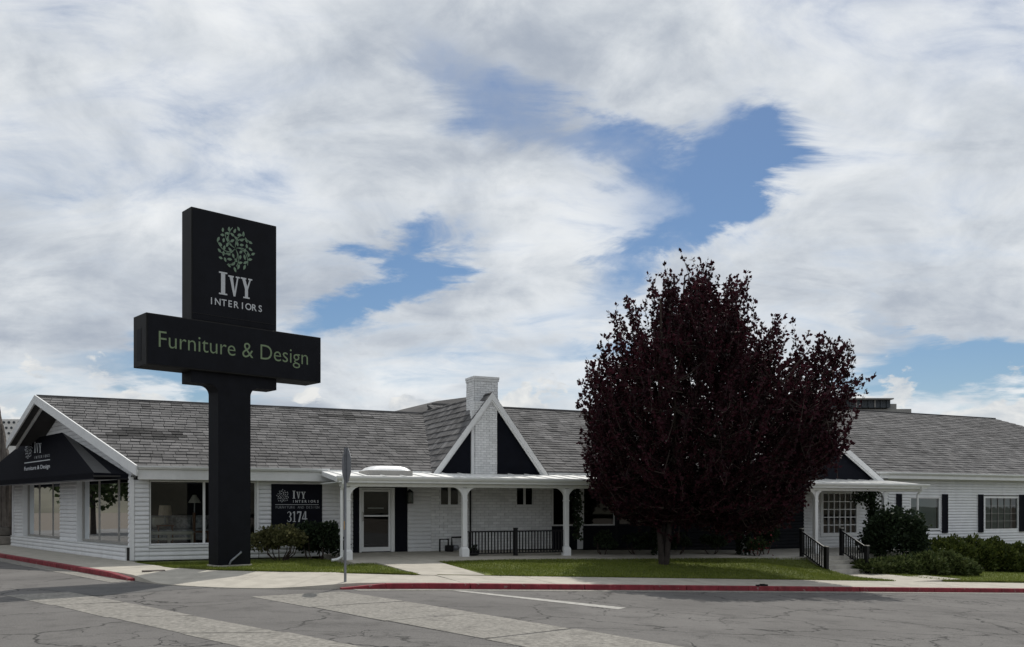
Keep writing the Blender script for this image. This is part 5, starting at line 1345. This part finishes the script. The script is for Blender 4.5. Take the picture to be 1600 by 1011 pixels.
creeper('climbing_vine', 'dark vine climbing up the porch corner beside the grid window', 1362, -2.3, -.3, 2.2, .32, 1500, 'shrub_dark')
creeper('hanging_vine', 'dark vine hanging beside the second porch post near the tree', 902, -2.0, .5, 2.15, .16, 420, 'shrub_dark')
def post_vine(s, label):
    z0 = zp(s); r = empty('post_vine', F.p(s, PT, z0), label, 'climber', 'vines on the porch posts'); n = 1700; a = rng.uniform(0, 6.28, n); q = .10 + .16 * rng.uniform(0, 1, n); zz = z0 + 2.15 * rng.uniform(0, 1, n) ** .9
    P = np.array([F.p(s + k * math.cos(b_), PT + k * math.sin(b_), z) for k, b_, z in zip(q, a, zz)]); v, f = leaves_mesh(P, np.tile([0, -.3, -.4], (n, 1)), .10, .5); obj('foliage', v, f, 'shrub_dark', r, tone=rng.beta(2, 3.5, n))
    MB().tube([F.p(s + .11 * math.cos(k), PT + .11 * math.sin(k), z0 + .3 * k) for k in range(8)], .014, 5).build('stem', 'twig', r)
post_vine(post_s[3], 'dark vine wrapping the porch post just behind the tree trunk'); post_vine(post_s[4], 'dark vine wrapping the porch post between the tree trunk and the steps')
s = F.a(1346, -2.2); HP = empty('hanging_basket', F.p(s, -2.2, 1.8), 'hanging flower basket under the porch beam beside the grid window', 'hanging basket')
MB().lathe(F.p(s, -2.2, 1.78), [(.04, 0), (.13, .05), (.17, .16), (.15, .17)]).build('basket', 'black', HP)
for k in range(3): MB().tube([F.p(s + .15 * math.cos(k * 2.1), -2.2 + .15 * math.sin(k * 2.1), 1.94), F.p(s, -2.2, 2.28)], .006, 4).build('chain', 'black', HP)
P_ = np.array(F.p(s, -2.2, 1.93)) + rng.normal(0, 1, (420, 3)) * np.array([.17, .17, .12]); v, f = leaves_mesh(P_, np.tile([0, 0, -.2], (420, 1)), .08); obj('foliage', v, f, 'shrub_dark', HP, tone=rng.beta(2, 3, 420))

def hedge(name, label, segs, n, size, material, asp=.25, up=.5, jitter=.55, shell=.75):
    """segs: (s, t, rs, rt, h) mounds standing on the lawn"""
    s0, t0 = segs[0][:2]; r = empty(name, F.p(s0, t0, zlawn(s0, t0)), label, 'hedge'); P, Dd = [], []
    area = [a[2] * a[4] for a in segs]; 
    for _ in range(n):
        s_, t_, rs_, rt_, h_ = random.choices(segs, area)[0]; d = rng.normal(0, 1, 3); d /= np.linalg.norm(d); d[2] = abs(d[2]) if random.random() < .85 else d[2] * .3
        q = d * (shell + (1 - shell) * random.random()) * (1 + .10 * math.sin(7 * d[0] + s_) + .08 * math.sin(9 * d[1] + 3 * d[2]))
        x, y = s_ + q[0] * rs_, t_ + q[1] * rt_; g = zlawn(x, y); z = max(g + .02, g + .12 * h_ + q[2] * h_ * .88)
        P.append(F.p(x, y, z)); Dd.append((d[0] * F.ex[0] + d[1] * F.ey[0], d[0] * F.ex[1] + d[1] * F.ey[1], d[2] + up))
    v, f = leaves_mesh(np.array(P), np.array(Dd), size, asp, jitter); obj('foliage', v, f, material, r, tone=rng.beta(2, 2.6, n))
    for s_, t_, rs_, rt_, h_ in segs[:6]:
        g = zlawn(s_, t_); MB().tube([F.p(s_, t_, g - .05), F.p(s_ + .1, t_, g + h_ * .4), F.p(s_ + rs_ * .3, t_ + .1, g + h_ * .7)], [.05, .04, .015], 5).build('stem', 'twig', r)
sA_ = [F.a(x, -2.6) for x in (1455, 1490, 1525, 1560, 1600, 1640)]
hedge('yew_hedge', 'broad olive green clipped hedge under the right hand windows', [(sA_[0], -2.2, 1.0, .9, 1.15), (sA_[1], -2.3, 1.2, 1.1, 1.30), (sA_[2], -2.3, 1.2, 1.1, 1.30), (sA_[3], -2.4, 1.3, 1.1, 1.25), (sA_[4], -2.6, 1.4, 1.1, 1.15), (sA_[5], -2.6, 1.5, 1.1, 1.15)], 42000, .13, 'yew', asp=.33, up=.7, shell=.6)
sB_ = [F.a(x, -5.0) for x in (1378, 1410, 1445, 1478, 1502)]
hedge('spreading_juniper', 'low spreading juniper sprawling over the lawn right of the steps', [(sB_[0], -4.6, .8, .7, .42), (sB_[1], -4.8, .9, .8, .55), (sB_[2], -5.0, .9, .85, .72), (sB_[3], -5.1, .8, .8, .78), (sB_[4], -5.1, .45, .6, .6)], 14000, .14, 'juniper', asp=.28, up=.1, jitter=.45, shell=.6)

# ================================================================== BACKGROUND
# dark roofed modern building behind the right block
BD = 82.0
def bx(px): return (px - 800) / FPX * BD
def bz(py): return EYE + (HOR - py) / FPX * BD
OB = empty('office_building', (bx(1320), BD + 4, -2), 'flat roofed modern building with a dark ribbed upper storey behind the right roof', 'building')
fbox('main_block', 'far_grey', OB, WF, bx(1150), bx(1424), BD, BD + 14, -2, bz(639)); fbox('upper_storey', 'far_dark', OB, WF, bx(1160), bx(1389), BD - .3, BD + 9, bz(637.5), bz(625.5)); fbox('roof_slab', 'far_grey', OB, WF, bx(1150), bx(1391), BD - .8, BD + 9.5, bz(625.4), bz(623.5))
fbox('stair_block', 'far_grey', OB, WF, bx(1390), bx(1404.5), BD + .5, BD + 6, bz(638.9), bz(630))
for k in range(24):
    x = bx(1162 + k * 9.6); fbox('rib', 'far_grey' if k % 3 == 0 else 'far_dark', OB, WF, x, x + .10, BD - .42, BD - .302, bz(637), bz(626))
# weathered plank shed at the left edge on a stone base
k0 = lk1 + 1.0; SD = empty('plank_shed', LF.p(k0 + 2, .5, 0), 'weathered brown plank shed on a stone base at the left edge', 'shed')
for i in range(14):
    a = k0 + .1 + i * .42; zt2 = 3.4 + i * .55; bb = -.02 + random.uniform(0, .03)
    MB().prism([LF.p(a, bb, .72), LF.p(a + .40, bb, .72), LF.p(a + .40, bb, zt2 + .52), LF.p(a, bb, zt2)], (LF.ey[0] * .08, LF.ey[1] * .08, 0), tone=random.random()).build('plank', 'weathered', SD, tone=True)
for i in range(9):
    for j in range(2): 
        a = k0 + i * .68 + .3 * j; bevel(MB().box(LF, a, a + .65, -.32 - random.uniform(0, .05), .2, .03 + .35 * j, .36 + .35 * j, tone=random.random()).build('stone', 'stone', SD, tone=True), .03)
fbox('shed_core', 'weathered', SD, LF, k0 + .1, k0 + 6, .1, 4, .05, 3.3)
# pale building with round openings far behind on the left
d = 62.0; x_ = lambda px: (px - 800) / FPX * d; z_ = lambda py: EYE + (HOR - py) / FPX * d
PB = empty('pale_building', (x_(10), d, 0), 'pale far building with small dark round openings at the left edge', 'building')
fbox('wall', 'far_white', PB, WF, x_(-60), x_(36), d, d + 8, -1, z_(655)); fbox('cornice', 'far_grey', PB, WF, x_(-60), x_(37), d - .15, d - .003, z_(693), z_(691))
for i in range(6):
    for j in range(3):
        c = ((x_(-2 + 8 * i + 4 * (j % 2))), d - .01, z_(660 + 8.5 * j)); m = MB(); n = 10
        m.prism([(c[0] + .09 * math.cos(2 * math.pi * k / n), c[1], c[2] + .09 * math.sin(2 * math.pi * k / n)) for k in range(n)], (0, -.03, 0)); m.build('round_vent', 'far_dark', PB)
fbox('chimney', 'far_dark', PB, WF, x_(30), x_(38), d + 1, d + 2, z_(672), z_(653))

# street trees across the side street: outside the frame, mirrored in the side windows
for i, (x, y, r) in enumerate(((-31, 36, 3.4), (-38, 44, 3.8), (-27, 28.5, 3.2))):
    c = (x, y, 0); T = empty('street_tree', (x, y, -.2), ['green street tree across the side street, mirrored in the side windows', 'far green street tree up the side street, mirrored in the side windows', 'near green street tree across the side street, outside the left edge'][i], 'tree', 'street trees across the side street')
    MB().tube([(x, y, -.3), (x + .1, y, 2.0), (x, y + .1, 4.2)], [.22, .17, .09], 8).build('trunk', 'bark', T)
    n = 5000; d = rng.normal(0, 1, (n, 3)); d /= np.linalg.norm(d, axis=1, keepdims=True); lump = 1 + .22 * np.sin(5 * d[:, 0] + i) * np.sin(4 * d[:, 2]) ; q = d * (rng.uniform(.35, 1, n) ** .6 * lump)[:, None]
    v, f = leaves_mesh(np.array([x, y, 4.9]) + q * np.array([r, r, 3.1]), d, .30, .5); obj('crown', v, f, 'shrub', T, tone=rng.beta(2, 3, n))
